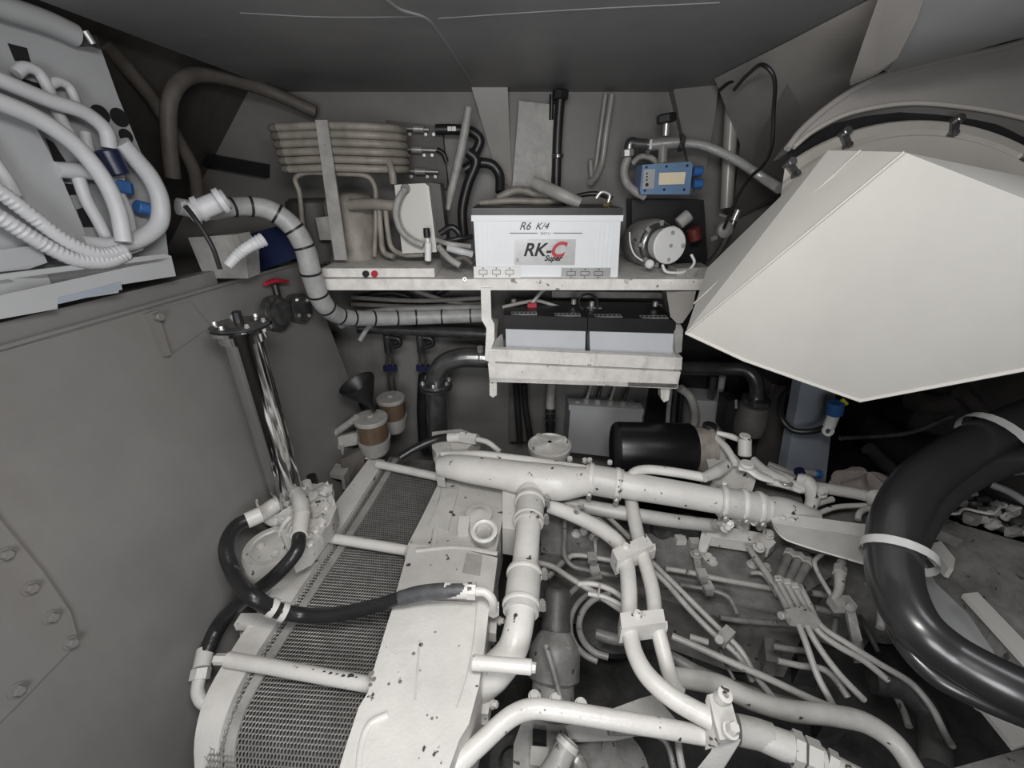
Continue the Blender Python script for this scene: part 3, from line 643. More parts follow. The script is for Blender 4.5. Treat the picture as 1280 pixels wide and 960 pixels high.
pipe('black_hose', [(545, 162, -1.66), (570, 162, -1.66), (590, 165, -1.66), (600, 175, -1.66), (592, 195, -1.66)], 6, BLK, 'black hose curling at the top behind the slanting rod', 'hose')
mf = thing('valve_manifold', pt(520, 230, -1.66), 'dark valve manifold plate with three steel tube rows, right of the coil', 'manifold')
prism('back_plate', [(482, 150, -1.7), (552, 158, -1.7), (560, 236, -1.7), (490, 236, -1.7)], (0, .03, 0), HULL, mf)
for y, x0, x1 in ((161, 494, 536), (187, 492, 546), (214, 496, 548)):
    rw = tube('tube_row', [(x0, y - 1, -1.66), ((x0 + x1) / 2, y, -1.66), (x1, y + 1, -1.66)], 1.8, STEEL, mf)
    cyl('coupler', (x0 + 22, y, -1.66), (x0 + 36, y + .5, -1.66), .011, STEEL, rw, 10)
    for dx in (20, 40, 50): bolt((x0 + dx - 2, y + 7, -1.685), V((0, -1, 0)), STEEL, mf, .004, .005)
bm = bmesh.new(); box_bm(bm, (562, 161, -1.64), (.013, .006, .013)); box_bm(bm, (567.5, 161, -1.64), (.013, .006, .013)); bm_to('indicator', bm, WHITE, mf, smooth=False)
tube('elbow_tube', [(546, 187, -1.66), (554, 192, -1.66), (558, 202, -1.66)], 3, BLK, mf)

# ------------------------------------------------------------------ coil and receiver on the shelf
cu = thing('coil_heat_exchanger', V((-.42, 1.5, ztop)), 'grey coaxial coil heat exchanger of six stacked tube turns held by a strap', 'heat exchanger')
for i in range(6):
    y = 160 + i * 10.3
    xl, xr = 344 + i * 3, 481 + i * 1
    c_l, c_r = pt(xl, y, -1.43), pt(xr, y, -1.43)
    zz = (c_l.z + c_r.z) / 2; P = []
    
    x0, x1 = c_l.x + .02, c_r.x - .02
    pts = [V((x0, 1.41, zz)), V(((x0 + x1) / 2, 1.40, zz + .003)), V((x1, 1.41, zz)), V((x1 + .045, 1.45, zz)), V((x1 + .055, 1.51, zz)), V((x1 + .03, 1.57, zz)), V((x1, 1.59, zz)), V((x0, 1.59, zz)), V((x0 - .035, 1.57, zz)), V((x0 - .05, 1.5, zz)), V((x0 - .035, 1.44, zz)), V((x0, 1.41, zz))]
    tube('coil_turn', pts, .0106, TANP, cu, rm=True, seg=14)
prism('strap', [(394, 150, -1.375), (409, 150, -1.375), (434, 325, -1.36), (418, 325, -1.36)], (0, .006, 0), GREYP, cu, bevel=.001)
bm = bmesh.new()
for x, y in ((406, 182), (408, 192), (406, 202), (411, 201), (407, 210)): cyl_bm(bm, (x, y, -1.3755), (x, y, -1.372), .0025, 8)
bm_to('strap_hole', bm, BLK, cu)
rc = thing('compressor', V((-.40, 1.5, ztop)), 'brownish grey cylindrical compressor with copper lines under the coil', 'compressor')
cc_ = pt(447, 320, -1.52); zb = ztop + .012
lathe('compressor_shell', V((cc_.x, 1.53, zb)), up, [(0, 0), (0, .10), (.01, .095), (.03, .085), (.19, .085), (.21, .07), (.22, .04), (.222, 0)], TANP, rc, 40)
cl_ = pt(398, 320, -1.55)
lathe('receiver', V((cl_.x, 1.56, zb)), up, [(0, 0), (0, .075), (.19, .075), (.20, .06), (.2, 0)], HULL, rc, 32)
lathe('foot_ring', V((cc_.x, 1.53, zb)), up, [(0, 0), (0, .115), (.006, .115), (.006, 0)], DKM, rc, 32)
tube('copper_line', [(384, 320, -1.42), (378, 280, -1.42), (374, 240, -1.42), (369, 224, -1.42), (378, 217, -1.42), (420, 217, -1.42), (460, 221, -1.42), (468, 232, -1.42), (470, 260, -1.42), (468, 320, -1.42)], 3, TANP, rc)
tube('suction_pipe', [(438, 256, -1.42), (465, 255, -1.40), (492, 257, -1.39), (504, 256, -1.385)], 6.5, TANP, rc, seg=16)
tube('copper_line', [(474, 262, -1.41), (476, 290, -1.41), (480, 315, -1.41), (492, 321, -1.40)], 3.6, TANP, rc)
tube('copper_line', [(482, 262, -1.40), (485, 290, -1.40), (490, 310, -1.40), (505, 318, -1.39), (530, 318, -1.38)], 3.2, TANP, rc)
tube('copper_line', [(486, 202, -1.42), (490, 215, -1.41), (492, 230, -1.41)], 4.5, TANP, rc)
prism('relay_box', [(394, 272, -1.44), (414, 270, -1.44), (418, 300, -1.44), (400, 300, -1.44)], (0, .03, 0), GREYP, rc, bevel=.004)
eb = thing('control_panel', pt(520, 320, -1.36), 'white sheet metal control panel with a cable hole, right of the compressor', 'control panel')
prism('panel_plate', [(493, 231, -1.37), (531, 229, -1.37), (536, 233, -1.37), (546, 315, -1.36), (503, 317, -1.36)], (0, .05, 0), WOOD if False else HOODM, eb, bevel=.004)
cyl('grommet', (507, 236, -1.373), (507, 236, -1.366), .014, BLK, eb, 20)
prism('notice_sticker', [(511, 262, -1.3685), (529, 260, -1.3685), (531, 271, -1.368), (513, 272, -1.368)], (0, -.0006, 0), CREAML, eb, bevel=0)
prism('rear_case', [(536, 228, -1.42), (550, 230, -1.42), (560, 315, -1.42), (544, 315, -1.42)], (0, .08, 0), HULL, eb, bevel=.003)
pipe('flexible_conduit', [(506, 237, -1.35), (498, 250, -1.33), (495, 268, -1.33), (501, 287, -1.33), (514, 300, -1.33), (530, 307, -1.33)], 4.5, GREYP, 'grey flexible conduit curving down in front of the white control panel', 'conduit', rib=.007, n=10)
sp = thing('small_bottle', pt(535, 326, -1.31), 'tiny white bottle with a black cap standing before the control panel', 'bottle')
cyl('bottle_body', (535, 326, -1.32), (535, 303, -1.32), .010, WHITE, sp, 14); cyl('cap', (534, 297, -1.32), (533, 285, -1.32), .010, BLK, sp, 12); cyl('neck', (535, 303, -1.32), (534, 297, -1.32), .006, WHITE, sp, 10)
ub = thing('unit_base', pt(470, 340, -1.31), 'low off-white base tray under the compressor at the front of the shelf', 'base')
bx_l, bx_r = pt(402, 340, -1.315).x, pt(543, 340, -1.315).x
box('base_pan', V(((bx_l + bx_r) / 2, 1.47, ztop + .016)), (bx_r - bx_l, .31, .026), WOOD, ub, None, .003)
for x, m, nme in ((457, BLK, 'black_knob'), (468, RED, 'red_knob')):
    p = V((pt(x, 340, -1.31).x, 1.316, ztop + .014)); lathe(nme, p, V((0, -1, 0)), rod_prof(.012, .0095), m, ub, 20)
cg = thing('cable_heap', pt(565, 320, -1.4), 'heap of grey cables between the control panel and the white battery', 'cables')
for P, m, r in (([(545, 300, -1.38), (562, 305, -1.36), (588, 308, -1.38)], GREYP, 3.2), ([(548, 308, -1.36), (560, 322, -1.34), (575, 332, -1.33)], GREYP, 4), ([(560, 310, -1.36), (575, 314, -1.35), (590, 318, -1.36)], ACP, 4.5),
                ([(550, 292, -1.42), (565, 284, -1.42), (574, 292, -1.42), (576, 310, -1.4)], BLK, 4), ([(552, 318, -1.36), (565, 326, -1.35), (580, 322, -1.35), (590, 330, -1.35)], HULL, 4), ([(556, 302, -1.38), (575, 298, -1.38), (590, 296, -1.4)], BLK, 3)):
    tube('cable', P, r, m, cg)

# ------------------------------------------------------------------ water pump corner
bc = thing('pump_controller', pt(832, 245, -1.5), 'blue pump pressure controller box with a cream label on the back wall', 'controller')
prism('housing', [(803, 206, -1.5), (863, 202, -1.5), (866, 206, -1.5), (862, 243, -1.5), (801, 243, -1.5), (800, 238, -1.5)], (0, .07, 0), BLUEG, bc, bevel=.006)
prism('label', [(824, 216, -1.4995), (857, 215, -1.4995), (855, 230, -1.4995), (823, 231, -1.4995)], (0, -.002, 0), CREAML, bc, bevel=0)
kp = prism('key_panel', [(805, 212, -1.4995), (819, 211, -1.4995), (817, 236, -1.4995), (803, 236, -1.4995)], (0, -.002, 0), SILV, bc, bevel=0)
for y in (217, 221, 225, 231): lathe('key', (808.5, y, -1.4975), V((0, -1, 0)), rod_prof(.002, .0055 if y == 231 else .0028), INK, kp, 12)
for x, y in ((808, 209), (833, 208), (859, 207), (806, 238), (830, 237), (855, 237)): lathe('screw', (x, y, -1.499), V((0, -1, 0)), rod_prof(.002, .004), NAVY, bc, 10)
for y in (214, 230): cyl('cable_gland', (866, y, -1.53), (878, y, -1.53), .015, BLUE, bc, 10)
wv = thing('water_valve', pt(830, 190, -1.55), 'steel cross valve with a black star knob above the blue controller', 'valve')
cyl('valve_body', (812, 181, -1.55), (848, 178, -1.55), .018, STEEL, wv); cyl('valve_stem', (832, 170, -1.55), (833, 154, -1.55), .010, STEEL, wv, 12)
cyl('outlet', (829, 178, -1.55), (828, 206, -1.53), .014, STEEL, wv, 16); cyl('knob', (833, 154, -1.55), (833, 142, -1.55), .030, BLK, wv, 6)
cyl('hex_nut', (809, 181, -1.55), (813, 181, -1.55), .026, STEEL, wv, 6); cyl('union', (848, 178, -1.55), (854, 178, -1.55), .026, DKM, wv, 8); cyl('lower_nut', (827, 203, -1.53), (827, 206, -1.53), .02, BRASS, wv, 6)
tube('elbow', [(809, 181, -1.55), (797, 180, -1.55), (788, 179, -1.55), (786, 190, -1.55)], 6.5, DKM, wv, seg=16)
cyl('union_nut', (785, 186, -1.55), (785, 196, -1.55), .02, STEEL, wv, 8)
pipe('grey_hose', [(785, 196, -1.56), (780, 212, -1.56), (783, 228, -1.56), (795, 240, -1.54), (806, 246, -1.54)], 5, GREYP, 'grey hose curving round the left of the blue controller', 'hose')
pipe('grey_hose', [(790, 205, -1.6), (800, 196, -1.6), (815, 198, -1.6), (822, 206, -1.6)], 3.5, GREYP, 'thin grey hose looping behind the blue controller', 'hose')
pipe('braided_hose', [(854, 179, -1.55), (875, 181, -1.54), (900, 190, -1.5), (925, 203, -1.46), (950, 220, -1.42), (975, 236, -1.3)], 5.5, ALU, 'shiny braided steel hose running right from the valve to the hood', 'hose', rib=.005, n=14)
pmp = thing('water_pump', pt(825, 345, -1.45), 'grey electric water pump with a round white end cap on the shelf', 'pump')
pd = V((.25, -1, .05)).normalized(); pc = pt(822, 305, -1.48)
lathe('pump_body', pc - pd * .06, pd, [(-.1, 0), (-.1, .05), (-.04, .075), (.04, .078), (.05, .072), (.055, .05), (.055, 0)], ENGD, pmp, 32)
lathe('end_bell', pc - pd * .0, pd, [(0, .03), (0, .066), (.01, .066), (.012, .058), (.02, .05), (.05, .045), (.055, 0)], DKM, pmp, 32)
_, pu, ps = axes(pd)
for k in range(8):
    a = k * math.pi / 4; bm = bmesh.new()
    box_bm(bm, pc + (pu * math.cos(a) + ps * math.sin(a)) * .060 + pd * .006, (.012, .028, .012), (pu * -math.sin(a) + ps * math.cos(a), pu * math.cos(a) + ps * math.sin(a), pd))
    bm_to('vent_rib', bm, GREYP, pmp)
pe = pt(838, 307, -1.38)
cap_ = lathe('end_cap', pe, pd, [(-.05, 0), (-.05, .048), (-.004, .056), (0, .052), (.001, 0)], WHITE, pmp, 40)
for dx, dy in ((0, .038), (0, -.042), (.038, 0), (-.038, 0), (0, 0)):
    lathe('cap_screw', pe + V((dx, 0, dy)) + pd * .001, pd, rod_prof(.003, .006), GREYP, cap_, 12)
prism('pump_foot', [(846, 336, -1.36), (888, 334, -1.36), (886, 349, -1.34), (846, 349, -1.34)], (0, .08, 0), GREYP, pmp, bevel=.003)
for x in (862, 876): lathe('foot_pad', (x, 342, -1.345), V((0, -1, .2)), rod_prof(.006, .014), GREYP, pmp, 16)
pipe('white_wire', [(828, 331, -1.36), (832, 339, -1.35), (845, 341, -1.35), (860, 338, -1.36), (868, 328, -1.37), (864, 318, -1.38)], 1.8, WHITE, 'white and grey wire looping under the pump end cap', 'wire')
pipe('white_wire', [(787, 290, -1.38), (788, 305, -1.38), (793, 318, -1.38), (803, 326, -1.38)], 1, WHITE, 'thin white wire hanging at the left of the pump', 'wire')
lathe('lamp_socket', (808, 331, -1.36), V((.2, -.9, .3)), [(0, 0), (0, .008), (.02, .014), (.028, .010), (.03, 0)], WHITE, None, 16, label='small white plastic plug lying at the foot of the pump', cat='plug')
tf = thing('pump_fitting', pt(860, 275, -1.45), 'grey pipe fitting on top of the pump beside a dark red ring', 'fitting')
cyl('elbow_body', (848, 280, -1.46), (862, 268, -1.46), .020, GREYP, tf, 12); cyl('red_ring', (866, 285, -1.5), (870, 300, -1.5), .022, DRED, tf, 16)
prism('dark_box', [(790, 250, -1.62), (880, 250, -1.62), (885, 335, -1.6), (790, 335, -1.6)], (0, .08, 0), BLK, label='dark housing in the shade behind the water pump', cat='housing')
fb = thing('filter_ball', pt(900, 290, -1.5), 'small steel valve with round cap beside the hood, right of the pump', 'valve')
lathe('round_cap', (905, 287, -1.46), V((.1, -1, 0)), [(0, 0), (0, .025), (.012, .025), (.02, .015), (.02, 0)], GREYP, fb, 24)
tube('tube', [(885, 330, -1.5), (898, 315, -1.48), (912, 290, -1.46), (920, 268, -1.46)], 4, DKM, fb); cyl('handle', (899, 268, -1.46), (908, 271, -1.46), .005, STEEL, fb, 8)
cyl('nut', (888, 300, -1.46), (896, 297, -1.46), .008, STEEL, fb, 6); cyl('elbow', (917, 276, -1.45), (923, 262, -1.45), .01, STEEL, fb, 10)
pipe('black_cable', [(918, 112, -1.4), (935, 93, -1.27), (956, 82, -1.15), (967, 95, -1.14), (967, 140, -1.18), (964, 185, -1.2), (955, 205, -1.24), (935, 225, -1.34), (920, 250, -1.38), (905, 285, -1.42)], 2.2, BLK, 'black cable looped from the ceiling down to the pump valve, right of the braided hose', 'cable')
pipe('black_cable', [(900, 112, -1.5), (912, 103, -1.45), (930, 97, -1.4)], 2, BLK, 'short black cable tucked under the ceiling edge', 'cable')
pipe('wall_post', [(915, 130, -1.6), (912, 180, -1.6), (908, 260, -1.58)], 8, FAIR, 'grey upright tube beside the fairing, behind the braided hose', 'tube')

# ------------------------------------------------------------------ below the shelf, back wall
pipe('dark_pipe', [(448, 410, -1.62), (520, 413, -1.6), (611, 418, -1.56)], 7, DKM, 'long dark steel pipe running level under the wrapped cables', seg=20)
for k, x in enumerate((486, 527)):
    t = thing('drain_valve', pt(x, 440, -1.64), 'small dark valve with two thin tubes below the level pipe, ' + ['left one', 'right one'][k], 'valve')
    cyl('valve_body', (x - 2, 418, -1.62), (x, 440, -1.64), .018, DKM, t, 12)
    tube('handle', [(x + 2, 422, -1.6), (x + 12, 424, -1.6), (x + 14, 430, -1.6), (x + 6, 434, -1.6)], 3.2, BLK, t)
    tube('thin_tube', [(x - 3, 440, -1.64), (x - 1, 470, -1.64), (x + 2, 492, -1.64)], 1.5, DKM, t); tube('thin_tube', [(x + 4, 440, -1.64), (x + 6, 470, -1.64), (x + 8, 492, -1.64)], 1.5, DKM, t)
    box('clamp_block', (x + 2, 460, -1.635), (.055, .02, .024), NAVY, t)
el = thing('exhaust_elbow', pt(545, 545, -1.48), 'dark shiny pipe elbow with a bolted flange under the shelf', 'pipe elbow')
tube('elbow_pipe', [(618, 448, -1.46), (596, 447, -1.46), (572, 448, -1.46), (553, 457, -1.46), (545, 472, -1.46), (544, 484, -1.46)], 12.5, DKM, el, seg=28)
tube('down_pipe', [(545, 484, -1.46), (546, 520, -1.46), (548, 560, -1.46)], 13, DKM, el, seg=28)
fc = pt(545, 482, -1.46)
lathe('flange', fc + V((0, 0, -.012)), up, [(0, 0), (0, .06), (.010, .062), (.012, .05), (.016, .05), (.018, .062), (.028, .06), (.028, 0)], DKM, el, 36)
for a in (0.3, 1.4, 2.5, 3.6, 4.7, 5.8): bolt(fc + V((math.cos(a) * .05, math.sin(a) * .05, .016)), up, STEEL, el, .006, .008)
clamp((601, 447, -1.46), V((1, 0, 0)), .034, DKM, el, .02, V((0, -.3, 1)), STEEL)
pipe('dark_downpipe', [(532, 470, -1.6), (530, 510, -1.6), (532, 560, -1.6)], 9, BLK, 'black vertical pipe behind the elbow')
def bowl(x, y, Y_, r, lab, fun=False, arm=True):
    t = thing('water_separator', pt(x, y + 50, -Y_), lab, 'filter')
    p = pt(x, y, -Y_)
    lathe('lid', p, up, [(-.012, 0), (-.012, r), (0, r), (.003, r * .95), (.003, 0)], GREYP, t, 36)
    lathe('bowl', p + up * -.085, up, [(0, 0), (0, r * .9), (.073, r * .94), (.073, 0)], AMBER, t, 36)
    lathe('base', p + up * -.15, up, [(0, 0), (0, r * .7), (.02, r * .9), (.065, r), (.066, 0)], GREYP, t, 36)
    cyl('drain_screw', p + up * .003, p + up * .012, .012, GREYP, t, 8)
    return t
bowl(463, 522, 1.34, .060, 'front fuel water separator with amber bowl, the funnel standing on it')
bowl(488, 497, 1.52, .056, 'rear fuel water separator with amber bowl behind the funnel')
fn = thing('funnel', pt(460, 510, -1.34), 'black plastic funnel tilted over the front water separator', 'funnel')
f0 = pt(463, 505, -1.335); f1 = pt(443, 475, -1.32); fd = (f1 - f0).normalized()
lathe('cone', f0, fd, [(-.03, .008), (.0, .011), (.085, .062), (.095, .064), (.095, .060), (.085, .058), (.002, .007), (-.03, .005)], BLK, fn, 36)
fk = thing('filter_bracket', pt(430, 560, -1.34), 'pale angled steel bracket carrying the water separators by the tank', 'bracket')
prism('plate', [(405, 554, -1.32), (426, 545, -1.34), (448, 540, -1.36), (446, 556, -1.34), (424, 560, -1.33)], (0, .02, -.003), GREYP, fk)
prism('gusset', [(422, 557, -1.33), (430, 556, -1.33), (429, 575, -1.33), (425, 574, -1.33)], (.004, .03, 0), GREYP, fk)
prism('gusset', [(404, 554, -1.32), (424, 558, -1.32), (426, 562, -1.32), (405, 558, -1.32)], (0, .02, 0), GREYP, fk)
tube('clip', [(418, 542, -1.34), (435, 530, -1.34), (446, 522, -1.33)], 4.5, GREYP, fk)
prism('lower_angle', [(412, 592, -1.22), (430, 595, -1.22), (432, 612, -1.22), (428, 612, -1.22), (427, 600, -1.22), (412, 597, -1.22)], (0, .06, 0), GREYP, fk)
prism('lower_beam', [(425, 575, -1.26), (455, 560, -1.3), (455, 585, -1.3), (430, 610, -1.25)], (0, .03, 0), HULL, fk)
for k, (x0, x1) in enumerate(((645, 650), (655, 664))):
    pipe('black_hose', [(x0, 480, -1.6), (x0 + 2, 510, -1.6), (x1, 552, -1.58)], 4, BLK, 'black vertical hose below the tray, ' + ['left of the pair', 'right of the pair'][k], 'hose')
prism('cable_duct', [(636, 478, -1.68), (660, 479, -1.68), (658, 552, -1.66), (637, 552, -1.66)], (0, .03, 0), HULL, label='dark cable duct on the back wall behind the two black hoses', cat='duct')
hp_ = thing('hanging_hose', pt(688, 545, -1.6), 'grey hose with a threaded black end hanging under the tray', 'hose')
tube('hose', [(690, 478, -1.6), (688, 500, -1.6), (688, 512, -1.6)], 5.5, GREYP, hp_); cyl('coupler', (688, 510, -1.6), (688, 540, -1.58), .020, BLK, hp_, 12)
for y in (514, 522, 530): cyl('collar', (688, y, -1.595), (688, y + 2.5, -1.595), .024, DKM, hp_, 12)
jb = thing('junction_box', pt(758, 560, -1.6), 'flat grey junction box with cable glands below the battery tray', 'junction box')
prism('box_body', [(713, 512, -1.6), (803, 518, -1.6), (800, 575, -1.58), (709, 565, -1.58)], (0, .16, 0), ACM, jb, bevel=.004)
prism('lid', [(711, 506, -1.6), (805, 512, -1.6), (804, 519, -1.6), (711, 513, -1.6)], (0, .06, 0), ACM, jb, bevel=.002)
for x, y in ((722, 503), (733, 501), (747, 502), (763, 503), (779, 505), (794, 509)):
    cyl('cable_gland', (x, y + 6, -1.63), (x, y - 3, -1.63), .013, GREYP, jb, 8)
for k, (a, b) in enumerate(((733, 740), (747, 752), (763, 770), (779, 788))):
    pipe('gland_cable', [(a, 500, -1.63), ((a + b) / 2, 490, -1.64), (b, 478, -1.66)], 2, BLK if k % 2 else GREYP, ['first', 'second', 'third', 'fourth'][k] + ' cable from the left rising from the junction box glands', 'cable')
pipe('wall_hose', [(850, 485, -1.55), (862, 495, -1.55), (869, 520, -1.55), (862, 545, -1.55), (850, 560, -1.55)], 5, GREYP, 'pale hose bowing right beside the tray end', 'hose')
for k, x in enumerate((838, 845, 853)):
    pipe('wall_tube', [(x, 485, -1.58), (x - 3, 520, -1.58), (x - 4, 560, -1.57)], 2.8, [GREYP, DKM, BLK][k], 'thin vertical tube right of the junction box, ' + ['pale one', 'steel one', 'black one'][k], 'tube')
prism('grey_box', [(868, 500, -1.6), (913, 503, -1.6), (905, 560, -1.58), (864, 560, -1.58)], (0, .165, 0), ACM, bevel=.003, label='flat grey box behind the engine, left of the dark raw water pump', cat='box')
for k, x in enumerate((888, 899)):
    pipe('box_tube', [(x, 500, -1.62), (x + 4, 470, -1.62)], 4, GREYP if k else DKM, 'short tube rising from the flat grey box, ' + ['left one', 'right one'][k], 'tube')
pipe('dark_pipe', [(852, 460, -1.5), (900, 461, -1.5), (932, 463, -1.48), (944, 475, -1.46), (946, 498, -1.45)], 8.5, DKM, 'dark pipe running right from the tray and bending down to the pump', seg=20)
rp_ = thing('strainer', pt(940, 560, -1.42), 'dark raw water strainer with a clamped lid below the hood', 'strainer')
pS = pt(945, 500, -1.45)
lathe('lid', pS, up, [(-.01, 0), (-.01, .05), (.008, .05), (.012, .03), (.012, 0)], DKM, rp_, 28)
lathe('body', pS - up * .14, up, [(0, 0), (0, .055), (.05, .06), (.12, .052), (.125, 0)], HULL, rp_, 28)
prism('side_block', [(910, 502, -1.47), (924, 500, -1.47), (922, 545, -1.45), (905, 540, -1.45)], (0, .08, 0), BLK, rp_)
cyl('bolt', (920, 500, -1.42), (920, 510, -1.42), .005, STEEL, rp_, 8)
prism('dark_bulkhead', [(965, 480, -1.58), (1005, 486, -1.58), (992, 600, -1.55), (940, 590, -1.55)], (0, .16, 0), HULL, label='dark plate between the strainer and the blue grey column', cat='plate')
pipe('black_hose', [(988, 484, -1.45), (976, 500, -1.4), (978, 525, -1.33), (992, 538, -1.3), (1015, 539, -1.27), (1030, 535, -1.25)], 3.8, BLK, 'black hose looping to the blue and white connector', 'hose')
cn = thing('hose_connector', pt(1040, 540, -1.22), 'blue and white plastic hose connector hanging under the hood', 'connector')
cyl('blue_collar', (1045, 503, -1.22), (1043, 518, -1.22), .024, BLUE, cn, 12); cyl('white_body', (1043, 516, -1.22), (1036, 534, -1.22), .018, WHITE, cn, 12)
lathe('white_ring', (1034, 538, -1.215), V((-.1, -1, .3)), [(0, .010), (0, .018), (.008, .018), (.008, .010)], WHITE, cn, 20); cyl('yellow_tab', (1053, 500, -1.22), (1058, 505, -1.22), .007, YEL, cn, 8)

# ------------------------------------------------------------------ ENGINE: core with mesh, frame and cross rods
def ribbon(name, Lp, Rp, thick, m, par=None, n=4, **kw):
    Lc = [p for p, _ in catmull([q(a) for a in Lp], [0] * len(Lp), n)]; Rc = [p for p, _ in catmull([q(a) for a in Rp], [0] * len(Rp), n)]
    bm = bmesh.new(); rows = []
    for i, (a, b) in enumerate(zip(Lc, Rc)):
        j0, j1 = max(i - 1, 0), min(i + 1, len(Lc) - 1)
        nn = (b - a).cross(Lc[j1] - Lc[j0]).normalized()
        if nn.dot(EYE - a) < 0: nn = -nn
        rows.append([bm.verts.new(x) for x in (a, b, b - nn * thick, a - nn * thick)])
    for r0_, r1_ in zip(rows, rows[1:]):
        for k in range(4): bm.faces.new((r0_[k], r0_[(k + 1) % 4], r1_[(k + 1) % 4], r1_[k]))
    bm.faces.new(rows[0]); bm.faces.new(rows[-1][::-1])
    return bm_to(name, bm, m, par, bevel=0.0015, **kw)
zc = .94
ic = thing('charge_air_cooler', pt(400, 800, .8), 'flat cooler core under honeycomb mesh with a pale frame, left front of the engine', 'cooler')
ML0, ML1 = pt(493, 572, zc), pt(302, 868, zc)
MR0, MR1 = pt(575, 580, zc), pt(470, 880, zc)
def core(u, v):    # u across 0..1, v metres from far end
    Ld = (ML1 - ML0); yl = Ld.length
    a = ML0 + Ld * (min(v, yl) / yl); b = MR0 + (MR1 - MR0) * (min(v, yl) / yl)
    a = a + Ld.normalized() * 0; p = a.lerp(b, u)
    if v > yl:
        R_ = .17; t = min((v - yl) / R_, 1.45)
        p = p + V((.03, -1, 0)) * (math.sin(t) * R_) + V((0, 0, -1)) * ((1 - math.cos(t)) * R_)
    return p
Lc_ = (ML1 - ML0).length; TOT = Lc_ + .24
u0, u1 = -.07, 1.05
wid = (MR0 - ML0).length * (u1 - u0)
nu = int(wid / .0062); nv = int(TOT / .0088)
bm = bmesh.new()
def vert_at(i, j, di, dj): return core(u0 + (u1 - u0) * (i + di) / nu, TOT * (j + dj) / nv)
cache = {}
def cv_(x, y):
    k = (round(x, 3), round(y, 3))
    if k not in cache: cache[k] = bm.verts.new(core(u0 + (u1 - u0) * x / nu, TOT * y / nv))
    return cache[k]
for j in range(nv):
    for i in range(nu):
        off = .5 if j % 2 else 0
        x = i + off; y = j
        # pointed-top hexagon cell: outer ring shared, inner ring = hole
        O = [(x, y - .333), (x + .5, y - .0), (x + .5, y + .667 - .0), (x, y + 1.0), (x - .5, y + .667), (x - .5, y)]
        cx_, cy_ = x, y + .333; I = [(cx_ + (a - cx_) * .60, cy_ + (b - cy_) * .68) for a, b in O]
        ov = [cv_(*o) for o in O]; iv = [bm.verts.new(core(u0 + (u1 - u0) * a / nu, TOT * b / nv) + V((0, 0, -.0012))) for a, b in I]
        for k in range(6):
            try: bm.faces.new((ov[k], ov[(k + 1) % 6], iv[(k + 1) % 6], iv[k]))
            except ValueError: pass
bm_to('mesh_guard', bm, MESHM, ic, smooth=False)
bm = bmesh.new(); NN = 26; rows = []
for j in range(NN + 1):
    v = TOT * j / NN; rows.append([bm.verts.new(core(u, v) + V((0, 0.010 if v > Lc_ else 0, -.012))) for u in (u0, .3, .7, u1)])
for a, b in zip(rows, rows[1:]):
    for k in range(3): bm.faces.new((a[k], a[k + 1], b[k + 1], b[k]))
r = bmesh.ops.extrude_face_region(bm, geom=bm.faces[:]); bmesh.ops.translate(bm, vec=(0, .03, -.12), verts=[e for e in r['geom'] if isinstance(e, bmesh.types.BMVert)])
bm_to('core_fins', bm, COREM, ic)
ribbon('outer_frame', [(462, 572, .955), (400, 655, .955), (335, 745, .955), (285, 820, .955), (255, 875, .95), (243, 925, .92), (245, 985, .86)],
       [(481, 575, .955), (425, 662, .955), (362, 755, .955), (312, 832, .955), (284, 890, .95), (273, 935, .92), (278, 990, .86)], .045, ENGC, ic)
ribbon('mesh_strip', [(492, 573, .948), (447, 645, .948), (385, 740, .948), (322, 836, .948), (293, 893, .94), (281, 935, .92), (283, 985, .87)],
       [(498, 574, .948), (454, 648, .948), (392, 743, .948), (331, 842, .948), (303, 897, .94), (293, 938, .92), (296, 985, .87)], .006, GREYP, ic)
for P, r_ in ((((472, 580, .975), (552, 597, .975)), 5.2), (((412, 672, .975), (520, 690, .975)), 6.5), (((285, 824, .975), (470, 857, .975)), 9)):
    rd = tube('cross_rod', list(P), r_, ENGC, ic, n=1, seg=18)
for x, y, r_ in ((461, 571, .010), (407, 671, .010), (281, 824, .011)):
    p = pt(x, y, .965); cyl('rod_nut', p + V((-.022, 0, 0)), p + V((.004, 0, 0)), r_, ENGC, ic, 6)
bm = bmesh.new()
for x, y, w in ((391, 838, .004), (405, 841, .005), (413, 843, .006), (421, 844, .005), (429, 846, .006), (438, 847, .010), (445, 848, .005)):
    p = pt(x, y, .975 + .0135); lathe_bm(bm, p, V((0, -.35, 1)), [(0, 0), (0, w * .8), (.0012, w * .7), (.0012, 0)], 7, x)
bm_to('ink_marks', bm, INK, ic, smooth=False)
box('frame_tab', (310, 777, .95), (.045, .03, .02), ENGC, ic)
prism('lower_bracket', [(298, 770, .9), (330, 765, .9), (312, 800, .9), (300, 795, .9)], (0, 0, -.02), ENGC, ic)
cyl('marked_rod', (590, 828, 1.07), (665, 834, 1.07), .0135, ENGC, ic, 20)
cyl('rod_nut', (664, 834, 1.07), (670, 835, 1.07), .009, ENGC, ic, 6)

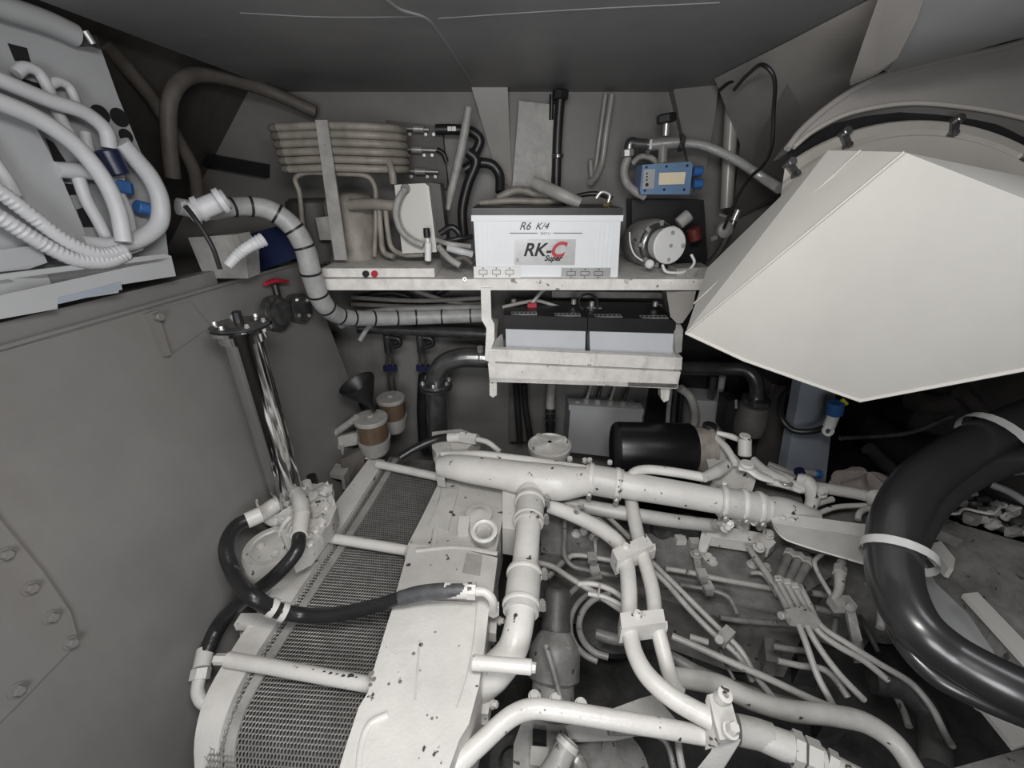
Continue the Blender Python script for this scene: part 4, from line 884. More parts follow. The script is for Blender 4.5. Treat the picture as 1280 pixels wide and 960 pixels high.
# header tank
ht = thing('coolant_header_tank', pt(550, 800, .8), 'white painted stepped coolant header tank beside the mesh cooler', 'header tank')
prism('rear_section', [(552, 596, 1.0), (629, 606, 1.0), (628, 650, 1.0), (618, 700, 1.0), (505, 690, 1.0), (528, 645, 1.0)], (0, 0, -.16), ENG, ht, bevel=.009)
prism('step_pad', [(537, 655, 1.008), (556, 610, 1.008), (573, 612, 1.008), (560, 662, 1.008)], (0, 0, -.03), ENG, ht, bevel=.006)
mid = [(512, 680, 1.022), (570, 684, 1.022), (592, 690, 1.022), (622, 697, 1.022), (616, 745, 1.022), (560, 742, 1.022), (494, 745, 1.022)]
prism('middle_section', mid, (0, 0, -.18), ENG, ht, bevel=.008)
bm = bmesh.new(); prism_bm(bm, [(583, 692, 1.023), (603, 694, 1.023), (600, 720, 1.023), (578, 716, 1.023)], (0, 0, .0015)); bm_to('shallow_recess', bm, GREYP, ht, bevel=.0005)
fr_ = [(498, 738, 1.04), (560, 733, 1.04), (606, 738, 1.04), (612, 752, 1.04), (607, 800, 1.04), (598, 860, 1.04), (586, 905, 1.04), (574, 925, 1.04), (560, 965, 1.04), (548, 1010, 1.04), (410, 1010, 1.04), (430, 940, 1.04), (448, 885, 1.04), (460, 865, 1.04), (466, 840, 1.04), (484, 780, 1.04)]
prism('front_section', fr_, (0, 0, -.22), ENGC, ht, bevel=.016)
prism('weld_seam', [(523, 800, 1.0405), (526, 800, 1.0405), (520, 875, 1.0405), (517, 875, 1.0405)], (0, 0, .0006), ENG, ht, bevel=0)
tube('cast_ridge', [(556, 604, 1.002), (548, 640, 1.002), (541, 684, 1.002)], .008, ENG, ht, rm=True, flat=.5)
tube('cast_ridge', [(520, 688, 1.022), (570, 684, 1.024), (622, 692, 1.024)], .007, ENG, ht, rm=True, flat=.6)
tube('weld_seam', [(596, 752, 1.041), (592, 800, 1.041), (582, 850, 1.041), (571, 885, 1.041)], .0012, ENG, ht, rm=True, seg=6)
tube('weld_seam', [(540, 751, 1.041), (570, 752, 1.041), (596, 754, 1.041)], .0012, ENG, ht, rm=True, seg=6)
tube('cast_ridge', [(446, 1000, 1.038), (452, 930, 1.04), (462, 905, 1.042), (484, 893, 1.04)], .006, ENGC, ht, rm=True, flat=.6)
bm = bmesh.new()
for x, y, w in ((464, 842, .006), (467, 849, .005), (463, 856, .004), (526, 806, .005), (517, 817, .004), (525, 838, .002), (544, 790, .0025), (568, 752, .002), (500, 852, .004), (486, 855, .003), (540, 898, .003), (546, 897, .002), (534, 894, .002)):
    lathe_bm(bm, pt(x, y, 1.0405), up, [(0, 0), (0, w), (.0006, w * .8), (.0006, 0)], 7, x)
bm_to('paint_chip', bm, ENGD, ht, smooth=False)
lathe('sight_boss', pt(599, 646, 1.0), V((0, 0, 1)), [(0, 0), (0, .040), (.012, .038), (.014, .022), (.02, .016), (.022, 0)], ENGC, ht, 32)
box('valve_block', (580, 658, 1.012), (.03, .05, .03), ENGC, ht, None, .006)
nk = pt(606, 676, 1.0); nd = V((.0, -.25, 1)).normalized()
lathe('filler_neck', nk, nd, [(0, 0), (0, .032), (.03, .030), (.045, .036), (.052, .036), (.056, .030), (.052, .024), (.03, .022), (.03, 0)], ENGC, ht, 36)
lathe('neck_plug', nk + nd * .031, nd, [(0, 0), (0, .020), (.004, .018), (.004, 0)], GREYP, ht, 20)
prism('side_flange', [(606, 760, .97), (622, 764, .97), (620, 792, .97), (604, 790, .97)], (0, 0, -.03), ENGC, ht, bevel=.003)
bolt(pt(624, 776, .97), V((1, -.3, .4)), ENGC, ht, .007, .010)
prism('front_flange', [(592, 870, .93), (614, 874, .93), (610, 893, .93), (590, 890, .93)], (0, 0, -.04), ENGC, ht, bevel=.003)
bolt(pt(615, 880, .93), V((1, -.3, .4)), ENGC, ht, .007, .010)
# oil hose lying across cooler and tank
oh = tube('oil_hose', [(588, 739, 1.10), (560, 738, 1.10), (520, 742, 1.09), (470, 757, 1.06), (420, 768, 1.03), (380, 769, 1.015), (345, 762, 1.05), (315, 745, 1.10), (292, 715, 1.09), (283, 685, 1.12), (295, 658, 1.13), (325, 643, 1.13)],
          [6.5, 7.5, 8, 8.5, 9, 9, 9.5, 10, 9.5, 9, 8.5, 8], RUB, None, n=8, seg=20, label='black oil hose curving from the filter head across the mesh cooler', cat='hose')
tube('worn_end', [(590, 737.5, 1.101), (560, 738, 1.101), (525, 741.5, 1.092), (500, 748, 1.08)], [9, 9.2, 9.4, 9.2], RUBG, oh, n=6, seg=20)
tube('hose_ferrule', [(585, 738, 1.10), (556, 737.5, 1.10)], 9.8, ENGC, oh, n=1, seg=20)
tube('ferrule_nut', [(595, 738.5, 1.10), (584, 738, 1.10)], 10.5, ENGC, oh, n=1, seg=6)
tube('elbow_end', [(590, 739, 1.10), (606, 740, 1.10), (614, 747, 1.09), (617, 762, 1.04)], [6, 5.5, 5.5, 5.5], ENGC, oh, seg=14)
cyl('elbow_nut', (617, 755, 1.05), (617, 767, 1.02), .014, ENGC, oh, 6)
tube('cable_tie', [(336, 758, 1.062), (344, 761, 1.052)], 11.5, ENGC, oh, n=1, seg=16); tube('cable_tie', [(350, 764, 1.044), (357, 766, 1.036)], 11.5, ENGC, oh, n=1, seg=16)
tube('hose_ferrule', [(308, 651, 1.13), (326, 643, 1.13)], 10, ENGC, oh, n=1, seg=18)
oh2 = tube('oil_hose', [(374, 668, 1.125), (371, 688, 1.12), (352, 712, 1.09), (325, 736, 1.04), (295, 758, .98), (272, 785, .92), (258, 815, .9)], [8, 8.5, 9, 9, 9, 9.5, 9], RUB, None, n=8, seg=20, label='black oil hose passing under the other one down to the lower left fitting', cat='hose')
tube('hose_ferrule', [(257, 812, .9), (252, 836, .89)], 10, ENGC, oh2, n=1, seg=16); tube('ferrule_nut', [(252, 836, .89), (249, 850, .88)], 11, ENGC, oh2, n=1, seg=6)
tube('elbow_end', [(249, 848, .88), (247, 864, .87), (252, 876, .86), (262, 882, .85)], 7.5, ENGC, oh2)
tube('hose_ferrule', [(378, 640, 1.13), (374, 670, 1.125)], 9.5, ENGC, oh2, n=1, seg=16)

# filter head
fh = thing('fuel_filter_assembly', pt(355, 700, .9), 'cast filter assembly with round white cap between tank and cooler', 'filter')
fcp = pt(340, 680, 1.04)
lathe('filter_cap', fcp - up * .12, up, [(0, 0), (0, .068), (.06, .074), (.11, .074), (.118, .068), (.118, .054), (.114, .051), (.120, .04), (.122, 0)], ENG, fh, 48)
lathe('filter_can', fcp - up * .30, up, [(0, 0), (.01, .06), (.18, .062), (.18, 0)], ENGD, fh, 40)
for x, y in ((326, 684), (344, 693)):
    lathe('cap_bolt', pt(x, y, 1.042), up, [(0, .004), (0, .009), (.006, .009), (.006, .004), (.002, .003), (.002, 0)], ENGC, fh, 18)
bm = bmesh.new()
prism_bm(bm, [(352, 622, 1.06), (385, 604, 1.06), (408, 606, 1.06), (421, 634, 1.06), (412, 655, 1.06), (385, 690, 1.06), (365, 700, 1.06), (350, 665, 1.06)], (0, 0, -.045))
bm_to('head_casting', bm, ENG, fh, bevel=.012)
for x, y, z, a_, b_, c_ in ((400, 635, 1.06, .035, .04, .025), (385, 625, 1.065, .03, .03, .03), (365, 648, 1.06, .03, .03, .03), (395, 662, 1.05, .03, .028, .028), (380, 682, 1.03, .03, .03, .04), (405, 618, 1.05, .025, .03, .03), (372, 664, 1.06, .02, .03, .025), (345, 645, 1.04, .03, .025, .03)):
    blob('casting_lump', (x, y, z), (a_, b_, c_), ENG, fh, .35, 2.5)
prism('casting_rib', [(385, 612, 1.07), (392, 612, 1.07), (400, 650, 1.07), (392, 655, 1.07)], (0, 0, -.04), ENG, fh, bevel=.004)
prism('casting_rib', [(378, 645, 1.068), (408, 658, 1.068), (402, 668, 1.068), (376, 655, 1.068)], (0, 0, -.04), ENG, fh, bevel=.004)
lathe('boss', pt(384, 609, 1.06), up, [(0, 0), (0, .016), (.02, .014), (.022, 0)], ENGC, fh, 16)
lathe('boss', pt(402, 612, 1.06), up, [(0, 0), (0, .018), (.014, .016), (.015, 0)], ENG, fh, 16)
lathe('black_plug', pt(392, 606, 1.04), up, [(0, 0), (0, .016), (.035, .014), (.036, 0)], BLK, fh, 16)
tube('elbow', [(326, 643, 1.08), (340, 634, 1.09), (352, 627, 1.08), (362, 628, 1.05)], [9, 10, 9.5, 8], ENG, fh, seg=18)
lathe('boss', pt(350, 618, 1.085), V((-.3, .2, 1)), rod_prof(.018, .015), ENGC, fh, 18)
cyl('union_nut', (328, 641, 1.083), (338, 636, 1.088), .021, ENG, fh, 6)
tube('elbow', [(370, 614, 1.11), (376, 628, 1.135), (378, 645, 1.13)], [9, 10, 9], ENG, fh, seg=18); box('union_block', (374, 620, 1.12), (.03, .034, .03), ENGC, fh, None, .005)
cyl('banjo', (348, 660, 1.04), (356, 668, 1.02), .014, ENGC, fh, 6)
tube('small_pipe', [(364, 645, 1.1), (355, 655, 1.08), (350, 668, 1.04), (355, 680, 1.0)], 3, ENGC, fh)
tube('wire_clip', [(321, 625, 1.09), (322, 632, 1.09), (328, 636, 1.09)], 1.6, ENGC, fh)
for x, y in ((386, 672), (395, 665), (388, 682), (372, 690)): lathe('casting_bolt', pt(x, y, 1.062), up, rod_prof(.01, .010), ENGC, fh, 6)

# big cast coolant manifold and the main pipe line
em = thing('coolant_manifold', pt(640, 600, 1.0), 'white cast coolant manifold at the rear of the header tank', 'manifold')
bm = bmesh.new()
tube_bm(bm, [(550, 583, 1.07), (562, 583, 1.075), (590, 587, 1.08), (630, 593, 1.08), (665, 599, 1.08), (700, 603, 1.08), (722, 602, 1.08), (742, 600, 1.08)], [13, 16, 18.5, 20, 23, 24, 20, 17], n=5, seg=20, flat=.9)
bm_to('manifold_casting', bm, ENGC, em)
tube('top_flange', [(552, 568, 1.09), (600, 570, 1.1), (660, 577, 1.1), (738, 586, 1.1)], [4, 7, 7, 4], ENGC, em)
prism('casting_leg', [(628, 604, 1.04), (652, 606, 1.04), (656, 640, 1.04), (644, 662, 1.02), (628, 660, 1.0)], (0, 0, -.10), ENGC, em, bevel=.006)
tube('neck', [(672, 600, 1.07), (664, 615, 1.065), (662, 628, 1.06)], [20, 18, 16], ENGC, em, seg=24)
for x, y in ((712, 576), (731, 578), (726, 634), (721, 640)): lathe('casting_bolt', pt(x, y, 1.085 if y < 600 else 1.05), up, rod_prof(.014, .009), STEEL if y > 600 else ENGC, em, 6)
prism('end_cover', [(543, 572, 1.06), (552, 566, 1.08), (556, 600, 1.05), (546, 598, 1.04)], (0, 0, -.03), ENG, em, bevel=.003)
dv = pt(1000, 640, 1.06) - pt(740, 600, 1.08)
mp_ = thing('main_coolant_pipe', pt(850, 625, 1.0), 'long white main coolant pipe running right from the manifold across the engine', 'pipe')
tube('pipe_run', [(738, 599.5, 1.08), (840, 616, 1.075), (960, 637, 1.06)], [17, 16.5, 15.5], ENGC, mp_, seg=28)
tube('rubber_sleeve', [(732, 598, 1.08), (778, 606, 1.08)], 19, ENG, mp_, n=1, seg=28)
tube('rubber_sleeve', [(898, 626, 1.068), (955, 636, 1.06)], 18.5, ENG, mp_, n=1, seg=28)
for x, y, z in ((738, 599, 1.08), (771, 605, 1.08), (903, 627, 1.067), (928, 631, 1.063), (948, 635, 1.06)):
    p = pt(x, y, z); clamp(p, dv, 19 * sc(p), ENGC, mp_, .014, V((0, -.9, -.35)), STEEL)
tube('cast_end', [(952, 636, 1.06), (975, 636, 1.06), (1000, 642, 1.05), (1020, 648, 1.04)], [16, 15, 13, 11], ENG, mp_, seg=20)
for x, y in ((737, 577), (762, 580), (905, 607)): lathe('clamp_bolt', pt(x, y, 1.10), up, rod_prof(.012, .008), ENGC, mp_, 6)
# downward pipe with bend
dp = thing('coolant_downpipe', pt(650, 750, .95), 'thick white coolant pipe running forward beside the header tank and bending down', 'pipe')
tube('pipe_run', [(664, 618, 1.065), (660, 665, 1.06), (655, 720, 1.05), (650, 775, 1.04), (640, 812, 1.02), (618, 840, .98), (596, 858, .93), (580, 875, .9)], [15, 15.5, 16.5, 18, 19, 22, 22, 20], ENGC, dp, seg=28, n=8)
tube('rubber_sleeve', [(663, 622, 1.066), (661, 655, 1.062)], [17, 18], ENG, dp, n=1, seg=28)
tube('rubber_sleeve', [(656, 712, 1.052), (651, 766, 1.042)], [20.5, 22.5], ENG, dp, n=1, seg=28)
pd2 = pt(655, 720, 1.05) - pt(662, 640, 1.06)
for x, y, z, r_ in ((662.5, 628, 1.065, 17.6), (661, 650, 1.06, 18), (655.5, 718, 1.05, 20.8), (651.5, 757, 1.043, 22)):
    p = pt(x, y, z); clamp(p, pd2, r_ * sc(p), ENGC, dp, .012, V((1, 0, .1)), STEEL)
# upper hose from behind manifold
uh = tube('rear_hose', [(500, 572, 1.06), (520, 560, 1.08), (545, 549, 1.1), (562, 546, 1.11)], 5, RUB, None, label='black hose reaching the fitting behind the coolant manifold', cat='hose')
tube('ferrule', [(560, 547, 1.11), (576, 546, 1.115)], 6, ENGC, uh, n=1); tube('ferrule_nut', [(576, 546, 1.115), (596, 549, 1.115)], 7.5, ENG, uh, n=1, seg=6)
tube('pipe_end', [(596, 549, 1.115), (610, 553, 1.11), (625, 565, 1.09)], 3.5, ENG, uh)
prism('rear_casting', [(540, 540, 1.1), (575, 536, 1.1), (600, 545, 1.1), (585, 560, 1.1), (545, 566, 1.08), (540, 560, 1.08)], (0, 0, -.05), ENG, None, bevel=.006, label='small white casting behind the coolant manifold under the hose fitting', cat='casting')
# round lid
rl = thing('oil_filler_cap', pt(687, 560, 1.0), 'round white filler cap with raised ribs behind the coolant manifold', 'cap')
rp0 = pt(687, 557, 1.08); rr = 27 * sc(rp0)
lathe('cap_body', rp0 - up * .07, up, [(0, 0), (0, rr * .85), (.045, rr * .95), (.06, rr), (.075, rr), (.077, rr * .93), (.071, rr * .88), (.069, 0)], ENG, rl, 48)
bm = bmesh.new()
for a in (.5, 2.2): box_bm(bm, rp0 + up * .008, (rr * 1.75, .013, .016), (V((math.cos(a), math.sin(a), 0)), V((-math.sin(a), math.cos(a), 0)), up))
lathe_bm(bm, rp0 - up * .002 + V((.03, .0, 0)), up, [(0, 0), (0, .018), (.012, .016), (.012, 0)], 16)
bm_to('cap_rib', bm, ENG, rl, bevel=.002)
# black oil filter
of = thing('oil_filter', pt(810, 580, 1.0), 'big matte black cylindrical oil filter lying behind the main coolant pipe', 'filter')
fa, fb_ = pt(768, 560, -1.21), pt(864, 562, -1.20)
fd_ = (fb_ - fa).normalized(); FR = 33 * sc(fa); FL = (fb_ - fa).length
lathe('filter_can', fa, fd_, [(.004, 0), (.004, FR * .80), (0, FR * .86), (0, FR * .93), (.006, FR * .98), (.012, FR), (FL - .01, FR), (FL, FR * .93), (FL, 0)], FILT, of, 64)
lathe('bottom_rim', fa, fd_, [(-.001, FR * .87), (-.004, FR * .9), (-.001, FR * .94), (.004, FR * .99), (.006, FR * .94)], BLK, of, 64)
lathe('filter_base', fb_, fd_, [(0, 0), (0, FR * .88), (.045, FR * .86), (.05, FR * .93), (.058, FR * .93), (.06, FR * .7), (.06, 0)], TANP, of, 48)

# filter mount & linkages to the right
fm = thing('filter_mount', pt(930, 610, 1.0), 'cast pale filter mount with arms and bosses right of the black oil filter', 'mount')
bm = bmesh.new(); prism_bm(bm, [(884, 545, 1.12), (905, 552, 1.12), (925, 575, 1.12), (945, 600, 1.1), (940, 615, 1.08), (905, 608, 1.08), (890, 600, 1.08), (882, 570, 1.1)], (0, 0, -.10)); bm_to('mount_casting', bm, ENG, fm, bevel=.010)
cyl('post', (931, 570, 1.14), (931, 548, 1.19), .019, ENG, fm, 16)
lathe('post_cap', pt(931, 546, 1.195), up, rod_prof(.006, .016), ENGC, fm, 14)
lathe('black_boss', pt(884, 546, 1.12), up, rod_prof(.05, .022), BLK, fm, 18)
tube('link_arm', [(922, 583, 1.14), (935, 585, 1.14), (948, 594, 1.13), (965, 600, 1.12)], [7, 9, 8, 6], ENGC, fm, seg=12, flat=.5)
tube('link_arm', [(894, 546, 1.15), (908, 560, 1.15), (920, 580, 1.14)], [3.5, 4.5, 4], ENGC, fm); tube('link_arm', [(896, 541, 1.16), (915, 546, 1.16), (928, 552, 1.16)], [3, 4, 3], ENGC, fm)
lathe('pivot_boss', pt(933, 583, 1.15), up, rod_prof(.012, .020), ENGC, fm, 20)
tube('shaft', [(960, 602, 1.10), (985, 608, 1.09), (1000, 614, 1.08)], [4, 4, 3], ENGC, fm); tube('cast_arm', [(940, 575, 1.11), (955, 590, 1.1), (975, 600, 1.09), (1005, 612, 1.08)], [6, 8, 8, 6], ENG, fm)
tube('lever', [(880, 597, 1.12), (895, 590, 1.12), (908, 582, 1.12)], [6, 8, 7], ENG, fm)
tube('wire_spring', [(975, 602, 1.11), (982, 606, 1.11), (990, 604, 1.11), (988, 610, 1.11)], 1.5, STEEL, fm)
tube('rubber_link', [(960, 586, 1.10), (975, 592, 1.10), (992, 600, 1.1)], 4, GREYP, fm)
bc2 = tube('yoke', [(996, 598, 1.1), (1008, 602, 1.1), (1016, 618, 1.08), (1012, 634, 1.06), (1002, 640, 1.05)], [6, 9, 9, 7, 5], ENG, fm)
pipe('small_coolant_pipe', [(786, 599, 1.1), (792, 591, 1.11), (806, 587, 1.115), (840, 590, 1.115), (882, 597, 1.11)], 6, ENGC, 'slim white pipe in front of the black oil filter, above the main pipe', seg=16)
pipe('lower_coolant_pipe', [(690, 626, 1.0), (725, 632, 1.0), (790, 643, 1.0), (850, 652, .99), (895, 657, .98)], [8, 9, 9, 8.5, 8], ENGM2, 'grey pipe running just beneath the main coolant pipe', seg=20)
tu = thing('turbo_fittings', pt(930, 650, .98), 'cluster of white clamps and steel screws under the right end of the main pipe', 'fittings')
for x, y in ((893, 655), (902, 650), (911, 655), (905, 660), (918, 649), (935, 648), (942, 652)):
    bolt(pt(x, y, 1.02), V((random.uniform(-.4, .4), -.6, .6)), GREYP if random.random() < .6 else ENGC, tu, .009, .018, 'bolt')
cyl('pipe_stub', (925, 640, 1.0), (928, 660, .95), .022, ENG, tu); cyl('pipe_stub', (900, 650, 1.0), (916, 655, .99), .015, ENG, tu)
gb = thing('engine_bracket', pt(925, 685, .9), 'grey cast bracket with bolts under the right end of the main pipe', 'bracket')
prism('arm', [(878, 660, .95), (892, 656, .96), (940, 664, .96), (962, 668, .95), (970, 678, .94), (962, 686, .94), (948, 680, .94), (890, 671, .95), (882, 690, .9), (872, 690, .9)], (0, 0, -.035), ENG, gb, bevel=.004)
for x, y in ((960, 668), (948, 684)): bolt(pt(x, y, .955), V((0, -.5, 1)), ENG, gb, .012, .012)
prism('leg', [(945, 682, .94), (958, 686, .94), (955, 705, .88), (948, 700, .88)], (0, 0, -.03), ENGD, gb, bevel=.002)
wp = thing('bracket_plate', pt(1030, 690, .98), 'long white folded metal plate sloping right towards the big black hose', 'plate')
prism('top_flange', [(963, 644, 1.06), (972, 641, 1.065), (1095, 657, 1.09), (1095, 672, 1.085), (966, 652, 1.055)], (0, 0, -.004), ENGC, wp, bevel=.001)
prism('web_face', [(964, 651, 1.056), (1096, 671, 1.086), (1098, 710, 1.03), (1000, 681, 1.0), (978, 672, 1.0)], (0, .004, -.002), ENGM2, wp, bevel=.001)  # greyer paint than the flange, standing in for shading on this face
tube('web_edge', [(964, 648, 1.058), (970, 662, 1.02), (980, 673, 1.0), (1000, 681, 1.0), (1050, 696, 1.015), (1098, 710, 1.03)], 1.3, ENGC, wp)
for x, y in ((979, 647), (991, 649)): lathe('rivet', pt(x, y, 1.066), up, [(0, 0), (0, .009), (.003, .006), (.004, 0)], ENGC, wp, 16)

# engine castings
eng = thing('engine_block', pt(850, 800, .15), 'large grey and dark cast marine engine block filling the lower right', 'engine')
def ep(name, pts, z, h, m, bev=.006): return prism(name, [(a, b, z) for a, b in pts], (0, 0, -h), m, eng, bevel=bev)
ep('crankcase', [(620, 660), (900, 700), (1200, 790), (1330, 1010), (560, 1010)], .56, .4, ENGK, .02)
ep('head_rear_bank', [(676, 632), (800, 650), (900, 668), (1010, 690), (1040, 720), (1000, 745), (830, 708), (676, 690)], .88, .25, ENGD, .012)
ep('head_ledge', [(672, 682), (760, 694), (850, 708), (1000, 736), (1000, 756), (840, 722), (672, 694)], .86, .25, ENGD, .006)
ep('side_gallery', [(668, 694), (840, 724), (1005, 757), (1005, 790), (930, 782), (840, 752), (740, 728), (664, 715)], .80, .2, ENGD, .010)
ep('exhaust_gallery', [(780, 640), (890, 655), (900, 668), (780, 650)], .92, .1, ENGK, .004)
for x, y in ((720, 668), (729, 665), (742, 672), (885, 698), (890, 703), (940, 706), (957, 711)): bolt(pt(x, y, .88), up, ENG, eng, .011, .012)
for x, y in ((850, 682), (868, 686)): box('casting_lug', (x, y - 6, .885), (.03, .025, .03), ENG, eng, None, .005)
for x, r_ in ((823, .035), (858, .04)): lathe('exhaust_port', pt(x, 657, .9), V((.2, -.8, .5)), [(0, 0), (0, r_), (.03, r_), (.03, r_ * .7), (.01, 0)], ENGK, eng, 24)
# dome shaped housing at the right and small bodies
lathe('flywheel_housing', pt(1060, 735, .62), up, [(0, 0), (0, .20), (.10, .19), (.18, .14), (.23, .07), (.235, 0)], ENGD, eng, 40)
ep('right_bank_cover', [(1020, 680), (1100, 700), (1120, 740), (1080, 740), (1010, 715)], .84, .25, ENGD, .02)
# fuel pump body
for P in ((690, 742, .98),):
    A_ = pt(697, 735, .98); D_ = (pt(690, 885, .80) - A_)
    Ln = D_.length
    lathe('pump_top', A_, D_, [(0, 0), (.0, .026), (.01, .033), (.075, .034), (.08, .036), (.09, .036), (.09, 0)], ENGK, eng, 32)
    lathe('pump_body', A_ + D_.normalized() * .09, D_, [(0, .03), (.015, .045), (.04, .062), (.10, .062), (.11, .050), (Ln - .09, .052), (Ln - .09, 0)], ENGD, eng, 10)
prism('pump_plate', [(692, 806, .93), (712, 809, .93), (710, 832, .90), (692, 829, .90)], (0, .0, -.012), ENGD, eng, bevel=.002)
tube('dipstick', [(682, 805, .98), (692, 840, .95), (703, 882, .92)], 3.8, ENGD, eng)
for x, y in ((668, 872), (695, 876), (726, 882)): lathe('flange_bolt', pt(x, y, .92), up, [(0, 0), (0, .013), (.006, .013), (.007, .010), (.014, .009), (.014, 0)], ENGC, eng, 18)
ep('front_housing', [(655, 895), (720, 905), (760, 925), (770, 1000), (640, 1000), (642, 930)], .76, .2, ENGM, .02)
ep('front_housing_pad', [(664, 932), (686, 934), (684, 960), (662, 955)], .79, .05, ENGM2, .004)
ep('dark_window', [(666, 910), (683, 913), (683, 930), (666, 928)], .775, .02, BLK, .001)
lathe('pulley', pt(762, 962, .78), up, [(-.05, 0), (-.05, .08), (-.04, .085), (-.02, .06), (0, .085), (.01, .08), (.01, .04), (.015, .03), (.015, 0)], ENGD, eng, 40)
lathe('dark_pulley', pt(640, 952, .74), up, [(-.05, 0), (-.05, .05), (0, .05), (0, .03), (.01, .02), (.01, 0)], ENGK, eng, 32)
ep('rib_block', [(754, 922), (770, 924), (771, 942), (752, 940)], .80, .05, ENGD, .002)
ep('web_plate', [(712, 924), (706, 908), (800, 873), (818, 868), (850, 905), (770, 922)], .845, .012, ENGM2, .002)
hs = tube('stub_hose', [(712, 925, .84), (702, 945, .83), (690, 968, .81), (678, 990, .80)], [13, 14, 16, 17], ENGM, eng, seg=24)
lathe('hose_clamp', pt(709, 930, .84), pt(690, 968, .81) - pt(712, 925, .84), [(-.006, .01), (-.006, .0245), (.006, .0255), (.006, .01)], ENG, eng, 28)
bolt(pt(724, 952, .83), V((.3, -.8, .6)), STEEL, eng, .010, .016)
for x, y in ((800, 800), (880, 805), (960, 800), (1010, 830), (930, 870), (1040, 900)):
    ep('block_rib', [(x - 14, y - 10), (x + 16, y - 6), (x + 18, y + 12), (x - 12, y + 8)], .62 + random.random() * .06, .1, ENGK, .006)
lathe('belt_wheel', pt(762, 782, .68), up, [(0, 0), (0, .10), (.03, .105), (.04, .09), (.045, .05), (.05, 0)], ENGK, eng, 40)
ep('manifold_low', [(780, 742), (900, 765), (1000, 790), (1000, 805), (880, 782), (775, 756)], .70, .1, ENGK, .01)
ep('small_block', [(955, 796), (966, 796), (968, 815), (976, 822), (974, 828), (958, 826)], .76, .06, ENGD, .004)

# twin pipes with saddle clamps
tp = [(None)]
pipe('twin_pipe', [(687, 633, 1.02), (712, 642, 1.02), (745, 658, 1.02), (770, 676, 1.02), (781, 695, 1.02), (786, 735, 1.02), (787, 775, 1.02), (792, 812, 1.02), (808, 843, 1.02), (840, 872, 1.02), (890, 900, 1.02)], [8.5, 9, 9, 9.5, 9.5, 10, 10, 10.5, 11.5, 12, 12.5], ENGC, 'left of the twin white pipes, curving from the manifold forward to the lower bracket', n=8, seg=20)
pipe('twin_pipe', [(788, 620, 1.02), (794, 655, 1.02), (803, 692, 1.02), (815, 735, 1.02), (820, 775, 1.02), (828, 810, 1.0), (838, 845, .97), (848, 862, .94)], [8, 8.5, 8.5, 9, 9, 9.5, 9.5, 9], ENGC, 'right of the twin white pipes, dropping from the main coolant pipe', n=8, seg=20)
for k, (a, b, c, d, lb) in enumerate((((765, 687), (808, 668), (817, 681), (772, 701), 'upper'), ((775, 766), (829, 761), (832, 778), (777, 785), 'lower'))):
    t = thing('pipe_clamp', pt((a[0] + b[0]) / 2, (a[1] + c[1]) / 2, 1.02), 'white saddle clamp block holding the twin pipes, the %s of the two' % lb, 'clamp', None)
    prism('clamp_block', [a + (1.05,), b + (1.05,), c + (1.05,), d + (1.05,)], (0, 0, -.05), ENGC, t, bevel=.004)
    prism('clamp_saddle', [(d[0] - 2, d[1] - 2, 1.04), (c[0] + 2, c[1] - 2, 1.04), (c[0] + 3, c[1] + 6, 1.03), (d[0], d[1] + 6, 1.03)], (0, 0, -.03), ENG, t, bevel=.003)
    mxy = ((a[0] * .6 + b[0] * .4), (a[1] * .6 + b[1] * .4) + 4)
    lathe('clamp_bolt', pt(mxy[0], mxy[1], 1.05), up, [(0, 0), (0, .010), (.004, .010), (.008, .007), (.008, 0)], ENGC, t, 16)
pipe('lower_white_pipe', [(520, 1010, .98), (560, 968, .985), (600, 930, .99), (640, 895, 1.0), (665, 886, 1.0), (700, 889, 1.0), (780, 902, 1.0), (850, 914, .99), (888, 921, .98)], [13, 12.5, 12, 11.5, 11.5, 11.5, 11.5, 11, 10.5], ENGC, 'chipped white pipe with a bend across the bottom of the engine', n=8, seg=24)
sb = thing('support_bracket', pt(895, 920, .9), 'white bolted support bracket where the bent pipes meet at the bottom', 'bracket')
prism('upright_plate', [(886, 868, 1.05), (900, 864, 1.06), (912, 868, 1.06), (922, 905, 1.05), (924, 922, 1.04), (900, 925, 1.04), (893, 900, 1.05)], (0, 0, -.015), ENG, sb, bevel=.003)
prism('foot', [(898, 918, 1.04), (926, 924, 1.04), (910, 950, .98), (890, 975, .92), (868, 965, .92), (888, 940, .98)], (0, 0, -.02), ENGC, sb, bevel=.003)
prism('side_web', [(884, 868, 1.05), (889, 868, 1.05), (898, 915, 1.04), (900, 925, 1.03), (884, 930, 1.0)], (0, 0, -.02), ENGC, sb, bevel=.002)
lathe('open_bolt', pt(901, 872, 1.06), V((.15, -.25, 1)), [(0, 0), (0, .013), (.018, .013), (.019, .006), (.004, .005), (.004, 0)], ENGC, sb, 20)
bolt(pt(912, 914, 1.052), V((.1, -.2, 1)), ENGC, sb, .010, .018)
fh2 = thing('hydraulic_fitting', pt(990, 935, .9), 'thick grey hose fitting with large hex nuts at the bottom edge', 'fitting')
tube('hose_sleeve', [(922, 912, .95), (945, 917, .95), (965, 924, .95)], 17, ENGM2, fh2, n=1, seg=24)
tube('fitting_body', [(944, 918, .95), (975, 930, .95), (992, 936, .95)], [15, 17, 17], ENG, fh2, n=1, seg=24)
for a, b, r_ in (((990, 935), (1002, 940), 21), ((1006, 942), (1024, 950), 20), ((1024, 950), (1030, 952), 15), ((1033, 953), (1045, 960), 17), ((1045, 960), (1075, 976), 14)):
    tube('hex_nut', [(a[0], a[1], .95), (b[0], b[1], .95)], r_, ENG, fh2, n=1, seg=6 if r_ > 16 else 20, smooth=False)
